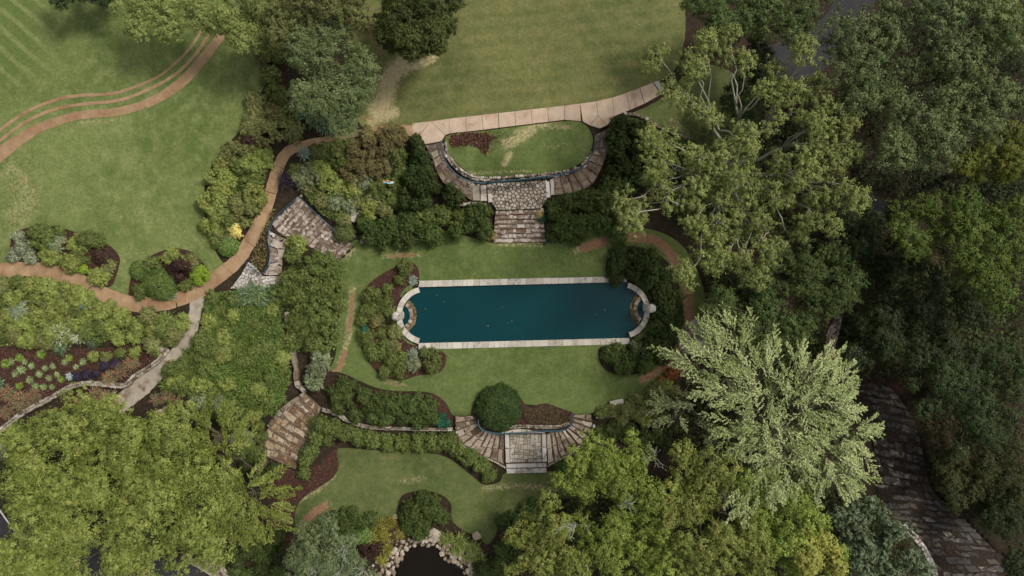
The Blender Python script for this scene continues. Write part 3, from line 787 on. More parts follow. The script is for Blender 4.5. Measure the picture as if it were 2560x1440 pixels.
# ------------------------------------------------------------------ stairs and landings
st_up_w.build('stone_stairs', 'weathered stone stairs curving down west of the paved landing', M['steps_dark'], (2, 3), 0.03, jag=1)
st_up_e.build('stone_stairs', 'weathered stone stairs curving down east of the crazy-paved landing', M['steps_dark'], (2, 3), 0.03)
st_mid.build('stone_stairs', 'straight rough stone stairs from the crazy paving down to the pool lawn', M['steps'], (6, 10), 0.1, gap=0.02, lo_=(-.15, .3), hi_=(.7, 1.12), rough=.06)
st_lo_w.build('stone_stairs', 'fan-shaped stone stairs left of the square-paved lower landing', M['steps_mid'], (2, 3), 0.04, earth='bed', hi_=(.78, .95))
st_lo_e.build('stone_stairs', 'fan-shaped stone stairs right of the square-paved lower landing', M['steps_mid'], (2, 3), 0.04, earth='bed', hi_=(.78, .95))
st_west.build('stone_stairs', 'wide rough diagonal stone stairs beside the winding brown path', M['steps'], (6, 10), 0.1, gap=0.02, lo_=(-.2, .35), hi_=(.65, 1.15), rough=.07)
st_sw.build('stone_stairs', 'brown stained stone stairs dropping to the dark red mulch', M['steps2'], (4, 7), 0.1, jag=3, lo_=(-.15, .35), hi_=(.6, 1.1), rough=.07)
st_wood.build('stone_stairs', 'long dark mossy stone stairs in the right-hand woods', M['woodstone'], (5, 10), 0.14, jag=3, earth='shadebed', lo_=(-.05, .3), hi_=(.66, 1.0), rough=.07)

def bedplate(parent, poly, z, thick=0.4, mat=None):
    stone(parent, poly, z, thick, mat or M['bed'], 'mortar_bed', gap=-0.01, rough=0, bev=0, tilt=0, mids=False)
e = tag(empty('paved_landing', W(1297, 488, 1.6)), 'crazy-paved landing between the upper curved stairs', 'landing')
bedplate(e, LAND_UP, 1.585)
for c in voronoi(LAND_UP, poisson(LAND_UP, (6.5, 10.5), 3)):
    stone(e, c, 1.64 + R0.uniform(-.01, .012), 0.1, M['flag'], 'paving_stone', gap=0.045, rough=0.012, bev=0.018, tilt=0.01, mids=False)
for a, b_, c, d in [((1217,461),(1227,460),(1229,482),(1219,483)), ((1219,484),(1229,483),(1231,505),(1221,506)), ((1363,450),(1372,449),(1376,493),(1366,494)), ((1375,446),(1384,445),(1386,487),(1377,488))]:
    stone(e, [a, b_, c, d], 1.74, 0.5, M['pale'], 'edging_stone', gap=0.01, rough=0.012)
stone(e, [(1180,459),(1199,459),(1200,502),(1182,502)], 1.66, 0.6, M['flag'], 'flagstone'); stone(e, [(1200,459),(1216,460),(1218,503),(1201,503)], 1.66, 0.6, M['steps'], 'flagstone')
e = tag(empty('paved_landing', W(1314, 1120, -1.1)), 'square-paved stone landing between the lower fan stairs', 'landing')
bedplate(e, LAND_LO, -1.115)
def split(r, depth, out):
    x0, y0, x1, y1 = r
    if depth == 0 or (x1 - x0 < 11 and y1 - y0 < 11): out.append(r); return
    if (x1 - x0) * R0.uniform(0.7, 1.3) > (y1 - y0):
        m = x0 + (x1 - x0) * R0.uniform(0.35, 0.65); split((x0, y0, m, y1), depth - 1, out); split((m, y0, x1, y1), depth - 1, out)
    else:
        m = y0 + (y1 - y0) * R0.uniform(0.35, 0.65); split((x0, y0, x1, m), depth - 1, out); split((x0, m, x1, y1), depth - 1, out)
rects = []; split((1275, 1085, 1355, 1156), 6, rects)
for x0, y0, x1, y1 in rects:
    stone(e, [(x0, y0), (x1, y0), (x1, y1), (x0, y1)], -1.06 + R0.uniform(-.008, .008), 0.1, M['flag'], 'paving_stone', gap=0.02, rough=0.008, bev=0.015, tilt=0.006)
for q in [[(1262,1086),(1273,1086),(1274,1121),(1263,1121)], [(1263,1122),(1274,1122),(1275,1157),(1264,1157)], [(1354.5,1082),(1365,1082),(1366,1118),(1355.5,1118)], [(1355.5,1119),(1366,1119),(1367,1155),(1356.5,1155)]]:
    stone(e, q, -0.86, 0.6, M['pale'], 'edging_stone', gap=0.01, rough=0.008)
for x0, x1 in ((1254, 1303), (1303, 1363)):
    stone(e, [(x0, 1074), (x1, 1072.5), (x1, 1083), (x0, 1084)], -0.5, 0.9, M['coping'], 'edging_stone', gap=0.01, rough=0.006)
slab_row(e, (1265,1160), (1366,1157), (1266,1170), (1367,1168), 4, -1.28, 0.4, M['coping'], 'step_slab', 0.1)
slab_row(e, (1266,1172), (1366,1170), (1267,1184), (1366,1181.5), 3, -1.44, 0.4, M['pale'], 'step_slab', 0.1)
# west flagged walk and crazy-paved corner
e = tag(empty('flagged_walk', W(690, 630, 2.5)), 'big pale flagstones beside the wavy blue rail', 'walk')
for c in voronoi(WALK_W, poisson(WALK_W, 17, 5)):
    m_ = c.mean(0)
    stone(e, c, float(tz(*m_)) + 0.3, 0.3, M['steps'], 'flagstone', gap=0.03, rough=0.04)
e = tag(empty('paved_corner', W(640, 700, 2.7)), 'whitish crazy paving between brown path and blue rail', 'paving')
for c in voronoi(TERR_W, poisson(TERR_W, (6, 10), 6)):
    m_ = c.mean(0)
    stone(e, c, float(tz(*m_)) + 0.30 + R0.uniform(-.02, .02), 0.3, M['pale'], 'paving_stone', gap=0.03, rough=0.015, mids=False)
FLAG_E = [(1700,880),(1694,850),(1712,812),(1740,794),(1784,796),(1790,830),(1770,870),(1730,890)]
e = tag(empty('flagstone_patch', W(1738, 840, 0)), 'brown broken flagstones beside the pale feathery tree', 'paving')
for c in voronoi(FLAG_E, poisson(FLAG_E, 14, 8)):
    stone(e, c, 0.12 + R0.uniform(-.02, .03), 0.3, M['steps'], 'flagstone', gap=0.03, rough=0.04)
FLAG_F = [(2060,880),(2068,830),(2090,790),(2110,770),(2100,830),(2082,885)]
e = tag(empty('flagstone_patch', W(2080, 840, -0.6)), 'dim grey flagstones on the earth path in the woods', 'paving')
for c in voronoi(FLAG_F, poisson(FLAG_F, 13, 9)):
    m_ = c.mean(0)
    stone(e, c, float(tz(*m_)) + 0.12, 0.3, M['flag'], 'flagstone', gap=0.03, rough=0.04)

# ------------------------------------------------------------------ walls
def stone_wall(label, line, width, h, mat, L=(0.35, 0.7), rows=2, cap=False, name='stone_wall'):
    q = catmull(line, False, 4); mid = q[len(q) // 2]
    e = tag(empty(name, G(mid[0], mid[1])), label, 'wall')
    d = np.r_[0, np.cumsum(np.linalg.norm(np.diff(q, axis=0), axis=1))]
    tang = np.gradient(q, axis=0); tang /= np.linalg.norm(tang, axis=1)[:, None]
    nr = np.c_[-tang[:, 1], tang[:, 0]]
    at = lambda s, o: np.array([np.interp(s, d, q[:, k] + nr[:, k] * o) for k in (0, 1)])
    for r in range(rows):
        o0, o1 = -width / 2 + width * r / rows, -width / 2 + width * (r + 1) / rows
        s = -R0.uniform(0, 4)
        while s < d[-1]:
            e_ = s + R0.uniform(*L) / S
            a, b_ = max(s, 0), min(e_, d[-1])
            if b_ - a > 3:
                m_ = at((a + b_) / 2, (o0 + o1) / 2)
                stone(e, [at(a, o0), at(b_, o0), at(b_, o1), at(a, o1)], float(tz(*m_)) + h + R0.uniform(-.07, .07), h + 0.4, mat, 'stone', gap=0.015, rough=0.03, bev=0.05, tilt=0.06)
            s = e_
    return e
stone_wall('curved fieldstone retaining wall between red mulch and big lime tree', [(-40,1100),(0,1076),(22,1058),(60,1030),(120,998),(170,970),(212,959),(290,964),(312,964),(332,944),(372,919),(400,896),(418,872)], 13, 0.45, M['wall'], (0.3, 0.65))
stone_wall('low stone wall bending along the brown stained stairs', [(716,780),(721,830),(729,880),(738,920),(739,950),(746,970),(762,981),(744,996),(711,1019),(686,1046),(672,1068)], 12, 0.5, M['wall'], (0.4, 0.9), 1)
stone_wall('long thin stone wall between two dark clipped hedges', [(804,1024),(830,1032),(852,1042),(880,1058),(930,1069),(1000,1072),(1070,1074),(1132,1073)], 9, 0.4, M['wall'], (0.5, 1.0), 2)
stone_wall('rubble stone edging below the half-round turf terrace', [(1110,356),(1114,380),(1128,402),(1152,427),(1185,444),(1230,447),(1300,443),(1370,437),(1430,426),(1462,410),(1482,380)], 13, 0.15, M['wall'], (0.25, 0.5), 2)
stone_wall('rubble stone edging above the square-paved lower landing', [(1222,1066),(1260,1069),(1310,1066),(1370,1068),(1405,1066),(1422,1056)], 9, 0.2, M['wall'], (0.2, 0.4), 2)
stone_wall('thin stone border curving outside the left fan stairs', [(1140,1068),(1146,1100),(1165,1120),(1200,1137),(1240,1156),(1264,1170)], 5, 0.35, M['wall'], (0.4, 0.8), 1)
stone_wall('thin stone border curving outside the right fan stairs', [(1486,1062),(1482,1081),(1470,1101),(1445,1119),(1424,1137),(1392,1152),(1368,1167)], 5, 0.35, M['wall'], (0.4, 0.8), 1)
stone_wall('pale stone wall beside the dark wooded stairs', [(2258,1312),(2290,1345),(2312,1375),(2330,1410),(2345,1460)], 14, 0.5, M['pale'], (0.35, 0.6), 2)
stone_wall('rubble wall half hidden between yellow shrubs and right fan stairs', [(1490,1044),(1530,1040),(1580,1046),(1640,1050)], 8, 0.3, M['wall'], (0.25, 0.5), 1)
stone_wall('rubble bank of round stones beside the road kerb', [(500,1398),(535,1418),(565,1445),(580,1470)], 26, 0.3, M['wall'], (0.25, 0.45), 4)
stone_wall('low stone ledge between the dark shrubs west of the pool', [(757,672),(748,700),(742,720)], 10, 0.5, M['wall'], (0.5, 1.0), 1)
stone_wall('grey rubble line at the top of the conifer clump', [(1560,284),(1590,286),(1620,298),(1650,318),(1700,338),(1730,352)], 8, 0.35, M['wall'], (0.3, 0.6), 1)
stone_wall('low stone wall peeping out behind the dark shrub row', [(1120,512),(1150,512),(1180,508),(1215,512)], 8, 0.5, M['wall'], (0.3, 0.6), 1)

# ------------------------------------------------------------------ rails
def tube_mesh(pts, rad, seg=6):
    pts = [np.array(p, float) for p in pts]
    rad = [rad] * len(pts) if np.isscalar(rad) else rad
    v, f = [], []
    for i, p in enumerate(pts):
        d = pts[min(i + 1, len(pts) - 1)] - pts[max(i - 1, 0)]; d = d / (np.linalg.norm(d) + 1e-9)
        a = np.cross(d, [0, 0, 1.0] if abs(d[2]) < 0.9 else [1.0, 0, 0]); a /= np.linalg.norm(a); b = np.cross(d, a)
        for k in range(seg):
            t = 2 * math.pi * k / seg
            v.append(p + rad[i] * (a * math.cos(t) + b * math.sin(t)))
    for i in range(len(pts) - 1):
        for k in range(seg):
            j = (k + 1) % seg
            f.append((i * seg + k, i * seg + j, (i + 1) * seg + j, (i + 1) * seg + k))
    f.append(tuple(range(seg))[::-1]); f.append(tuple(range((len(pts) - 1) * seg, len(pts) * seg)))
    return v, f
def rail(label, line, zs, mat, hgt=0.95, r=0.045, post_every=34, mid=True, name='handrail'):
    q = resample(catmull(line, False, 6), max(3, int(len(line) * 5)))
    n = len(q); zz = np.linspace(0, 1, n); zz = np.interp(zz, np.linspace(0, 1, len(zs)), zs)
    base = W(q[:, 0], q[:, 1], zz)
    e = tag(empty(name, base[0]), label, 'handrail')
    o = np.array(e.location)
    up = np.array([0, 0, hgt])
    # the photo shows the top rail, so the feet stand under it
    top = W(q[:, 0], q[:, 1], zz + hgt)
    base = np.c_[top[:, :2], zz]
    link('top_rail', mesh_pd('top_rail', *tube_mesh([p - o for p in top], r), mat, True), e)
    if mid: link('lower_rail', mesh_pd('lower_rail', *tube_mesh([p * 0.45 + t * 0.55 - o for p, t in zip(base, top)], r * 0.7), mat, True), e)
    L = np.r_[0, np.cumsum(np.linalg.norm(np.diff(q, axis=0), axis=1))]
    for s in np.linspace(0, L[-1], max(2, int(L[-1] / post_every) + 1)):
        i = int(np.argmin(abs(L - s)))
        link('post', mesh_pd('post', *tube_mesh([base[i] - o - [0, 0, .25], top[i] - o], r * 0.9), mat, True), e)
    return e
rail('blue handrail curving down the west side of the half-round turf', [(1102,352),(1105,380),(1118,410),(1140,435),(1165,449),(1190,455),(1214,457)], [2.9, 2.6, 2.1, 1.8, 1.65], M['rail'])
rail('blue handrail curving down the east side of the half-round turf', [(1489,338),(1487,366),(1478,392),(1455,417),(1420,431),(1390,438),(1366,441)], [2.9, 2.6, 2.1, 1.8, 1.65], M['rail'])
rail('thick dark teal railing across the top of the crazy-paved landing', [(1216,457),(1270,452),(1320,447),(1365,441)], [2.5, 2.5], M['rail_dark'], 0.95, 0.075, 12)
rail('thin blue handrail curving above the lower landing beside the round bush', [(1195,1051),(1198,1067),(1209,1077),(1231,1083),(1262,1085),(1310,1082),(1362,1079),(1402,1077),(1420,1071),(1430,1059),(1432,1035)], [0, -.1, -.3, -.3, -.3, -.1, 0], M['rail'], 0.95, 0.04)
rail('thin blue rail wavy along the big pale flagstones', [(745,491),(715,518),(687,544),(674,568),(669,600),(675,631),(671,660),(660,680),(652,684)], [2.5, 2.5, 2.5, 2.6], M['rail'], 0.9, 0.03)
rail('thin blue rail straight down the wide diagonal stairs', [(745,491),(790,534),(831,572),(856,597)], [2.5, 1.2, 0.3], M['rail'], 0.9, 0.03)
rail('dark metal rail down the right of the brown stained stairs', [(804,1018),(790,1050),(772,1095),(757,1130)], [0, -.6, -1.2], M['metal'], 0.9, 0.035)
rail('short blue rail at the whitish crazy-paved corner', [(611,652),(626,668),(644,684)], [2.8, 2.75], M['rail_dark'], 0.7, 0.03)
# ------------------------------------------------------------------ foliage
def unit(v): return v / (np.linalg.norm(v, axis=-1, keepdims=True) + 1e-9)

def leaf_arrays(pos, nrm, tan, length, width, quad=False):
    """small leaves: triangles in the mass, rhombi for blades and big leaves"""
    nrm = unit(nrm)
    t = unit(tan - nrm * (tan * nrm).sum(1, keepdims=True)); b = np.cross(nrm, t)
    L = length[:, None] / 2; Wd = width[:, None] / 2
    if not quad:
        v = np.stack([pos - t * L + b * Wd, pos + t * L - nrm * L * .3, pos - t * L - b * Wd], 1).reshape(-1, 3)
        return v, np.arange(len(pos) * 3).reshape(-1, 3)
    v = np.stack([pos - t * L, pos + b * Wd - nrm * L * .12, pos + t * L - nrm * L * .25, pos - b * Wd - nrm * L * .12], 1).reshape(-1, 3)
    f = np.arange(len(pos) * 4).reshape(-1, 4)
    return v, f

def leaf_cols(g, cols, n, grp=None, amt=0.22):
    """cols: list of sRGB; each leaf its own shade, each spray its own cast"""
    c = np.array([lin(*q) for q in cols])
    k = g.integers(0, len(c), n) if grp is None else None
    if grp is None: base = c[k]
    else:
        t = g.random(grp.max() + 1)[grp] * 0.75 + g.random(n) * 0.25
        x = t * (len(c) - 1); i = np.clip(x.astype(int), 0, len(c) - 2) if len(c) > 1 else np.zeros(n, int)
        fr = (x - i)[:, None] if len(c) > 1 else 0
        base = c[i] * (1 - fr) + c[np.minimum(i + 1, len(c) - 1)] * fr
    return base * (1 + g.normal(0, amt, (n, 1))).clip(0.4, 1.8)

def puffs(g, cen, rad, tufts, leaves, size, cols, flat=0.75, upb=0.5, down=-0.1, asp=0.55):
    """leafy clumps: cen (K,3), rad (K,) -> pos, nrm, tan, len, wid, col"""
    K = len(cen)
    nt_ = np.maximum(4, (tufts * (rad / rad.mean()) ** 2)).astype(int)
    pid = np.repeat(np.arange(K), nt_)
    k_ = np.arange(len(pid)) - np.repeat(np.cumsum(nt_) - nt_, nt_)
    # sprays spread evenly over the clump's upper shell, jittered
    zf = 1 - (k_ + .5) / nt_[pid] * (1 - down)
    th = k_ * 2.39996 + g.uniform(0, 6.28, K)[pid]
    rh = np.sqrt(np.maximum(0, 1 - zf ** 2))
    d = unit(np.c_[rh * np.cos(th), rh * np.sin(th), zf] + g.normal(0, .16, (len(pid), 3)))
    w1, w2 = g.uniform(0, 6.28, K), g.uniform(0, 6.28, K)
    az = np.arctan2(d[:, 1], d[:, 0])
    lob = 1 + .2 * np.sin(3 * az + w1[pid]) + .12 * np.sin(5 * az + w2[pid])
    rr = (lob * rad[pid] * g.uniform(.72, 1.08, len(pid)))[:, None]
    tc = cen[pid] + d * rr * np.array([1, 1, flat])
    tid = np.repeat(np.arange(len(pid)), leaves)
    n = len(tid)
    sp = np.minimum(rad[pid][tid] * 0.13 + 0.02, .16)[:, None] * g.uniform(.75, 1.2, (len(pid), 1))[tid]
    off = np.clip(g.normal(0, 1, (n, 3)), -2, 2) * sp
    off = off + d[tid] * (g.normal(0, .8, (n, 1)) * sp)
    out = unit(off + d[tid] * sp * 0.8)
    nrm = unit(out * 0.6 + d[tid] * 0.35 + np.array([0, 0, upb]) + g.normal(0, .28, (n, 3)))
    tan = unit(out + g.normal(0, .5, (n, 3)) + np.array([0, 0, -.25]))
    ln = size * g.uniform(0.65, 1.35, n)
    return tc[tid] + off, nrm, tan, ln, ln * asp * g.uniform(.8, 1.2, n), leaf_cols(g, cols, n, tid, .13) * (1 + g.normal(0, .09, (K, 1)))[pid[tid]]

def cat_parts(parts):
    return [np.concatenate(x) for x in zip(*parts)]

def leaf_mesh(name, parts, origin, quad=False):
    pos, nrm, tan, ln, wd, col = cat_parts(parts)
    v, f = leaf_arrays(pos - origin, nrm, tan, ln, wd, quad)
    return mesh_np(name, v, f, M['leaf'], {'Col': np.repeat(col, 4 if quad else 3, 0)})

def branch(g, a, b, r0, r1, sag=0.1, n=5):
    a, b = np.array(a, float), np.array(b, float)
    t = np.linspace(0, 1, n)[:, None]
    p = a + (b - a) * t
    L = np.linalg.norm(b - a)
    p = p + g.normal(0, .05 * L, p.shape) * np.sin(np.pi * t) + np.array([0, 0, sag * L]) * np.sin(np.pi * t)
    return p, np.linspace(r0, r1, n)

def join_tubes(lst, seg=6):
    V, F = [], []
    for p, r in lst:
        v, f = tube_mesh(list(p), list(r), seg)
        b = len(V); V += v; F += [tuple(i + b for i in t) for t in f]
    return V, F

def tree(name, label, cat, base, lobes, h, cols, puff=1.15, tufts=20, leaves=40, size=0.175, seed=1, dens=1.0, bark='bark', flat=0.75, group=None, limbs_out=0.0, style='puff', domeh=0.7, gapf=0.13, twigs=0, upb=0.5):
    """a tree standing at photo pixel base (under its crown); lobes: (u, v, r px[, height factor]) seen from above"""
    g = np.random.default_rng(seed)
    zb = float(tz(*base))
    cu = np.mean([l[0] for l in lobes]); cv = np.mean([l[1] for l in lobes])
    zm = zb + h * 0.7
    bxy = W(cu, cv, zm) if base is None else W(base[0], base[1], zb)
    if base is not None and len(base) == 2: bxy = W(base[0], base[1], zb)
    B = np.array([bxy[0], bxy[1], zb - 0.1])
    e = tag(empty(name, B), label, cat, group)
    parts = []; tubes = []; tips = []
    fork = B + np.array([0, 0, h * 0.38])
    tp, tr = branch(g, B, fork, 0.05 * h * 0.62, 0.032 * h, 0, 5)
    trunk = [(tp, tr)]
    for l in lobes:
        hf = l[3] if len(l) > 3 else g.uniform(0.86, 1.05)
        zt = zb + h * hf
        c = W(l[0], l[1], zt - 0.3 * l[2] * S); R = l[2] * S * (H - zt) / H
        hz = R * domeh
        c0 = np.array([c[0], c[1], zt - hz])
        # limb to the lobe
        tips.append(c0 + [0, 0, hz * .35])
        if style == 'puff':
            K = max(4, int(dens * 1.45 * (R / puff) ** 2)); K2 = int(K * .25)
            ph = np.arcsin(g.uniform(-0.2, 1.0, K + K2)); th = g.uniform(0, 2 * np.pi, K + K2)
            k = np.r_[g.uniform(0.8, 1.08, K), g.uniform(.3, .65, K2)]; K += K2
            d = np.c_[np.cos(ph) * np.cos(th), np.cos(ph) * np.sin(th), np.sin(ph)]
            cen = c0 + d * np.c_[k * R * 0.88, k * R * 0.88, k * hz]
            keep = g.random(K) > gapf; cen = cen[keep]
            rad = puff * g.uniform(0.6, 1.25, len(cen))
            parts.append(puffs(g, cen, rad, tufts, leaves, size, cols, flat, upb))
            for q in cen[::3]:
                tubes.append(branch(g, c0 + [0, 0, hz * .2], q, 0.035, 0.012, 0.02, 4))
            if limbs_out:
                for q in cen[g.random(len(cen)) < limbs_out]:
                    a = c0 + [0, 0, hz * .3]; tubes.append(branch(g, a, q + (q - a) * .15 + [0, 0, puff * .75], 0.05, 0.02, 0.02, 5))
        else:   # feathery sprays
            K = max(6, int(dens * 1.6 * (R / 0.75) ** 2))
            th = g.uniform(0, 2 * np.pi, K); rr = R * np.sqrt(g.random(K)) * 0.8
            st = c0 + np.c_[rr * np.cos(th), rr * np.sin(th), hz * (1 - (rr / R) ** 2) * g.uniform(.55, 1.05, K)]
            tc = W(cu, cv, zt)[:2]
            out = unit(np.c_[st[:, :2] - tc, np.zeros(K)] * .22 + np.c_[st[:, :2] - c0[:2], np.zeros(K)] * .45 + np.c_[g.normal(0, .4, (K, 2)), np.zeros(K)])
            out = unit(out + np.array([0, 0, -.12]) + g.normal(0, .08, (K, 3)))
            Ls = puff * g.uniform(1.1, 2.3, K)
            nt_ = 13
            s = np.tile(np.linspace(0.08, 1, nt_), K); bi = np.repeat(np.arange(K), nt_)
            side = np.cross(out, [0, 0, 1.0]); side = unit(side)
            sg = np.where(np.arange(K * nt_) % 2 == 0, 1, -1)[:, None]
            p0 = st[bi] + out[bi] * (Ls[bi] * s)[:, None] + np.array([0, 0, -1]) * ((s ** 2) * Ls[bi] * .28)[:, None]
            td = unit(out[bi] * 0.75 + side[bi] * sg * g.uniform(.2, .6, (len(bi), 1)) + np.array([0, 0, .12]) + g.normal(0, .15, (len(bi), 3)))
            tl = (0.42 * (1.15 - 0.8 * s)) * Ls[bi] / puff * g.uniform(.7, 1.2, len(bi)) * (puff / 1.2)
            m = leaves
            li = np.repeat(np.arange(len(bi)), m); ls = np.tile(np.linspace(.1, 1, m), len(bi))
            n = len(li)
            pos = p0[li] + td[li] * (tl[li] * ls)[:, None] + g.normal(0, .035, (n, 3))
            nrm = unit(np.array([0, 0, 1.0]) + g.normal(0, .4, (n, 3)))
            tan = unit(td[li] + g.normal(0, .5, (n, 3)))
            ln = size * g.uniform(.7, 1.3, n)
            parts.append((pos, nrm, tan, ln, ln * .55, leaf_cols(g, cols, n, bi[li])))
            for i in range(0, K, 5):
                tubes.append((np.array([st[i] - [0, 0, .1], st[i] + out[i] * Ls[i] * .6, st[i] + out[i] * Ls[i] - [0, 0, .16 * Ls[i]]]), [0.028, .018, .008]))
            tubes += [branch(g, c0 + [0, 0, hz * .2], st[i], 0.07, .03, .02, 4) for i in range(0, K, 4)]
    # limbs: a few main ones that fork again towards the lobes
    tp_ = np.array(tips); ang = np.arctan2(tp_[:, 1] - fork[1], tp_[:, 0] - fork[0])
    nsec = max(3, int(len(tips) ** .5) + 2); sec = np.clip(((ang + np.pi) / (2 * np.pi) * nsec).astype(int), 0, nsec - 1)
    for s_ in range(nsec):
        m_ = tp_[sec == s_]
        if not len(m_): continue
        hub = fork * .45 + m_.mean(0) * .55
        p_, r_ = branch(g, fork + g.normal(0, .08, 3), hub, 0.017 * h, 0.009 * h, 0.04, 6); tubes.append((p_, r_))
        for q in m_: tubes.append(branch(g, p_[-1], q, 0.0075 * h, 0.03, 0.03, 6))
    link('trunk', mesh_pd('trunk', *join_tubes([(p - B, r) for p, r in trunk], 9), M[bark], True), e)
    link('limbs', mesh_pd('limbs', *join_tubes([(p - B, r) for p, r in tubes], 5), M[bark], True), e)
    cr = link('crown', leaf_mesh('crown', parts, B), e)
    for (tu, tv, tl) in (twigs or []):
        c = W(tu, tv, zb + h * 1.0); lst = []
        for k in range(7):
            d = np.array([g.normal(0, .6), g.normal(0, .6), .5]); d = unit(d[None])[0] * tl * g.uniform(.6, 1.2)
            p, r = branch(g, c - [0, 0, .8], c + d, .04, .012, .05, 5); lst.append((p - B, r))
            for _ in range(3):
                i = g.integers(1, 4); p2, r2 = branch(g, p[i], p[i] + d * .45 + g.normal(0, .35, 3), .018, .008, .05, 4); lst.append((p2 - B, r2))
        link('bare_twigs', mesh_pd('bare_twigs', *join_tubes(lst, 4), M['twig'], True), e)
    return e

def under(lobes, h):
    """where the trunk of such a crown meets the ground, in photo pixels of the ground"""
    u = np.mean([l[0] for l in lobes]); v = np.mean([l[1] for l in lobes])
    z = float(tz(u, v)); k = (H - (z + h * .8)) / (H - z)
    return (1280 + (u - 1280) * k, 720 + (v - 720) * k)

LIME = [(98,112,46),(122,134,60),(150,156,84),(110,124,54)]
LIME2 = [(94,112,42),(120,138,56),(148,160,78),(106,126,50)]
YEL = [(82,94,32),(104,112,40),(124,128,52)]
SAGE = [(130,146,86),(158,172,110),(188,196,140),(146,160,98)]
GREY = [(88,108,62),(110,128,78),(130,144,96),(98,116,70)]
BLUEG = [(58,74,38),(80,94,52),(122,132,84),(66,82,44)]
OLIVE = [(98,112,54),(122,132,70),(144,150,86),(108,120,62)]
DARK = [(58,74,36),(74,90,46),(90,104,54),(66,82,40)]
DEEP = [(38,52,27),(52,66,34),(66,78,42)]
SYC = [(104,120,58),(128,142,74),(154,164,98),(114,130,66)]

def T(name, label, lobes, h, cols, seed, **k):
    return tree(name, label, 'tree', under(lobes, h), lobes, h, cols, seed=seed, **k)

T('deciduous_tree', 'huge lime green tree spreading over the bottom left corner', [(70,1110,85),(190,1075,85),(330,1060,90),(430,1105,80),(270,1035,60),(430,1045,50),(130,1050,60),(95,1215,110),(250,1170,105),(390,1190,105),(500,1250,90),(70,1350,110),(220,1300,115),(370,1310,115),(470,1345,85),(560,1300,50),(200,1420,95),(350,1420,90),(60,1440,90)], 11, LIME, 21, puff=1.22, gapf=0.03, dens=1.12)
T('feathery_tree', 'feathery mid green tree between big lime tree and brown stairs', [(545,1085,58),(565,1145,50),(632,1228,56),(660,1280,50),(600,1290,60)], 9, [(104,120,50),(128,142,64),(152,162,86)], 22, style='spray', puff=1.1, size=0.18, leaves=12, dens=2.6)
T('deciduous_tree', 'bright lime tree just right of the lower fan stairs', [(1480,1130,55),(1545,1150,68),(1450,1195,58),(1550,1215,56),(1500,1170,55),(1590,1130,40)], 8, LIME2, 23, puff=1.01, twigs=[(1640,1150,1.6)])
T('deciduous_tree', 'lime tree nearest the pond in the lower right grove', [(1350,1365,72),(1420,1330,58),(1330,1430,70),(1430,1410,62),(1390,1290,40)], 9, LIME, 24, puff=1.08, twigs=[(1440,1315,1.6)])
T('deciduous_tree', 'broad lime tree at the bottom centre of lower right grove', [(1580,1290,66),(1640,1350,75),(1595,1420,78),(1520,1370,58),(1680,1430,70),(1620,1240,50)], 9.5, LIME2, 25, puff=1.15, twigs=[(1560,1265,1.3)])
T('deciduous_tree', 'tall olive lime tree in the middle of lower right grove', [(1740,1240,70),(1820,1290,80),(1760,1360,85),(1860,1390,80),(1700,1175,58),(1690,1290,50),(1770,1430,70),(1800,1200,45)], 10.5, LIME, 26, puff=1.22)
T('deciduous_tree', 'lime tree below the pale feathery tree, right side of grove', [(1960,1255,72),(2020,1305,75),(1960,1390,85),(2050,1420,70),(1910,1330,62),(1890,1215,48)], 10, LIME2, 27, puff=1.15)
T('golden_tree', 'small yellow crown at the right end of lower right grove', [(2035,1375,38),(2070,1405,40),(2010,1410,30)], 11, [(146,150,68),(170,168,86),(132,140,58)], 28, puff=0.81, size=0.22)
T('feathery_tree', 'pale sage green feathery tree right of the pool lawn', [(1830,865,78),(1760,890,58),(1900,950,85),(1820,950,70),(2010,965,92),(2065,1005,84),(2105,1105,66),(1980,1060,110),(1890,1060,95),(1905,1170,72),(2060,1150,88),(1960,1160,70),(2105,1185,44),(1880,1230,40)], 11, SAGE, 29, style='spray', puff=1.4, size=0.175, leaves=13, dens=1.12)
T('feathery_tree', 'sparse grey feathery tree left under the pale sage tree', [(1700,1000,52),(1755,1045,60),(1800,1090,55),(1680,1050,36),(1770,990,36)], 7.5, [(120,132,88),(148,158,112),(104,118,76)], 30, style='spray', puff=1.1, size=0.19, leaves=7, dens=0.5)
syc = [(1824,81,34),(1762,112,34),(1814,138,36),(1644,140,26),(1724,150,30),(1743,185,30),(1866,165,28),(1998,95,30),(2022,133,34),(1932,150,34),(1946,204,40),(1989,228,36),(1899,245,36),(1724,247,36),(1776,284,34),(1690,225,24),(2052,214,20),(2135,240,20),(1956,265,40),(2012,275,38),(2064,289,34),(1857,346,38),(1826,372,34),(2110,313,34),(2022,325,42),(1979,384,42),(2050,362,42),(2116,379,38),(1649,350,36),(1612,362,34),(1687,421,38),(1655,459,38),(1762,435,38),(1932,435,44),(2003,425,46),(2074,416,44),(1739,473,40),(1805,497,42),(1566,500,36),(1592,535,36),(1575,563,30),(1696,510,38),(1743,537,40),(2003,476,46),(2074,473,44),(2128,465,28),(2140,506,24),(2027,522,44),(2074,542,38),(1950,510,42),(1880,480,36),(1819,556,42),(1772,580,40),(1868,573,44),(1923,580,44),(1975,585,42),(1791,626,40),(1852,636,44),(1918,632,42),(1753,650,36),(1819,667,40),(1880,690,30),(1724,681,26),(1640,400,34),(1900,330,34),(1780,395,40),(1830,430,40),(1735,385,34),(1860,400,36)]
tree('sycamore_tree', 'huge open sycamore with pale branches right of the upper path', 'tree', under(syc, 12), syc, 12.5, SYC, puff=0.74, tufts=10, leaves=36, size=0.165, seed=31, bark='bark_pale', limbs_out=0.1, gapf=0.2, dens=0.95)
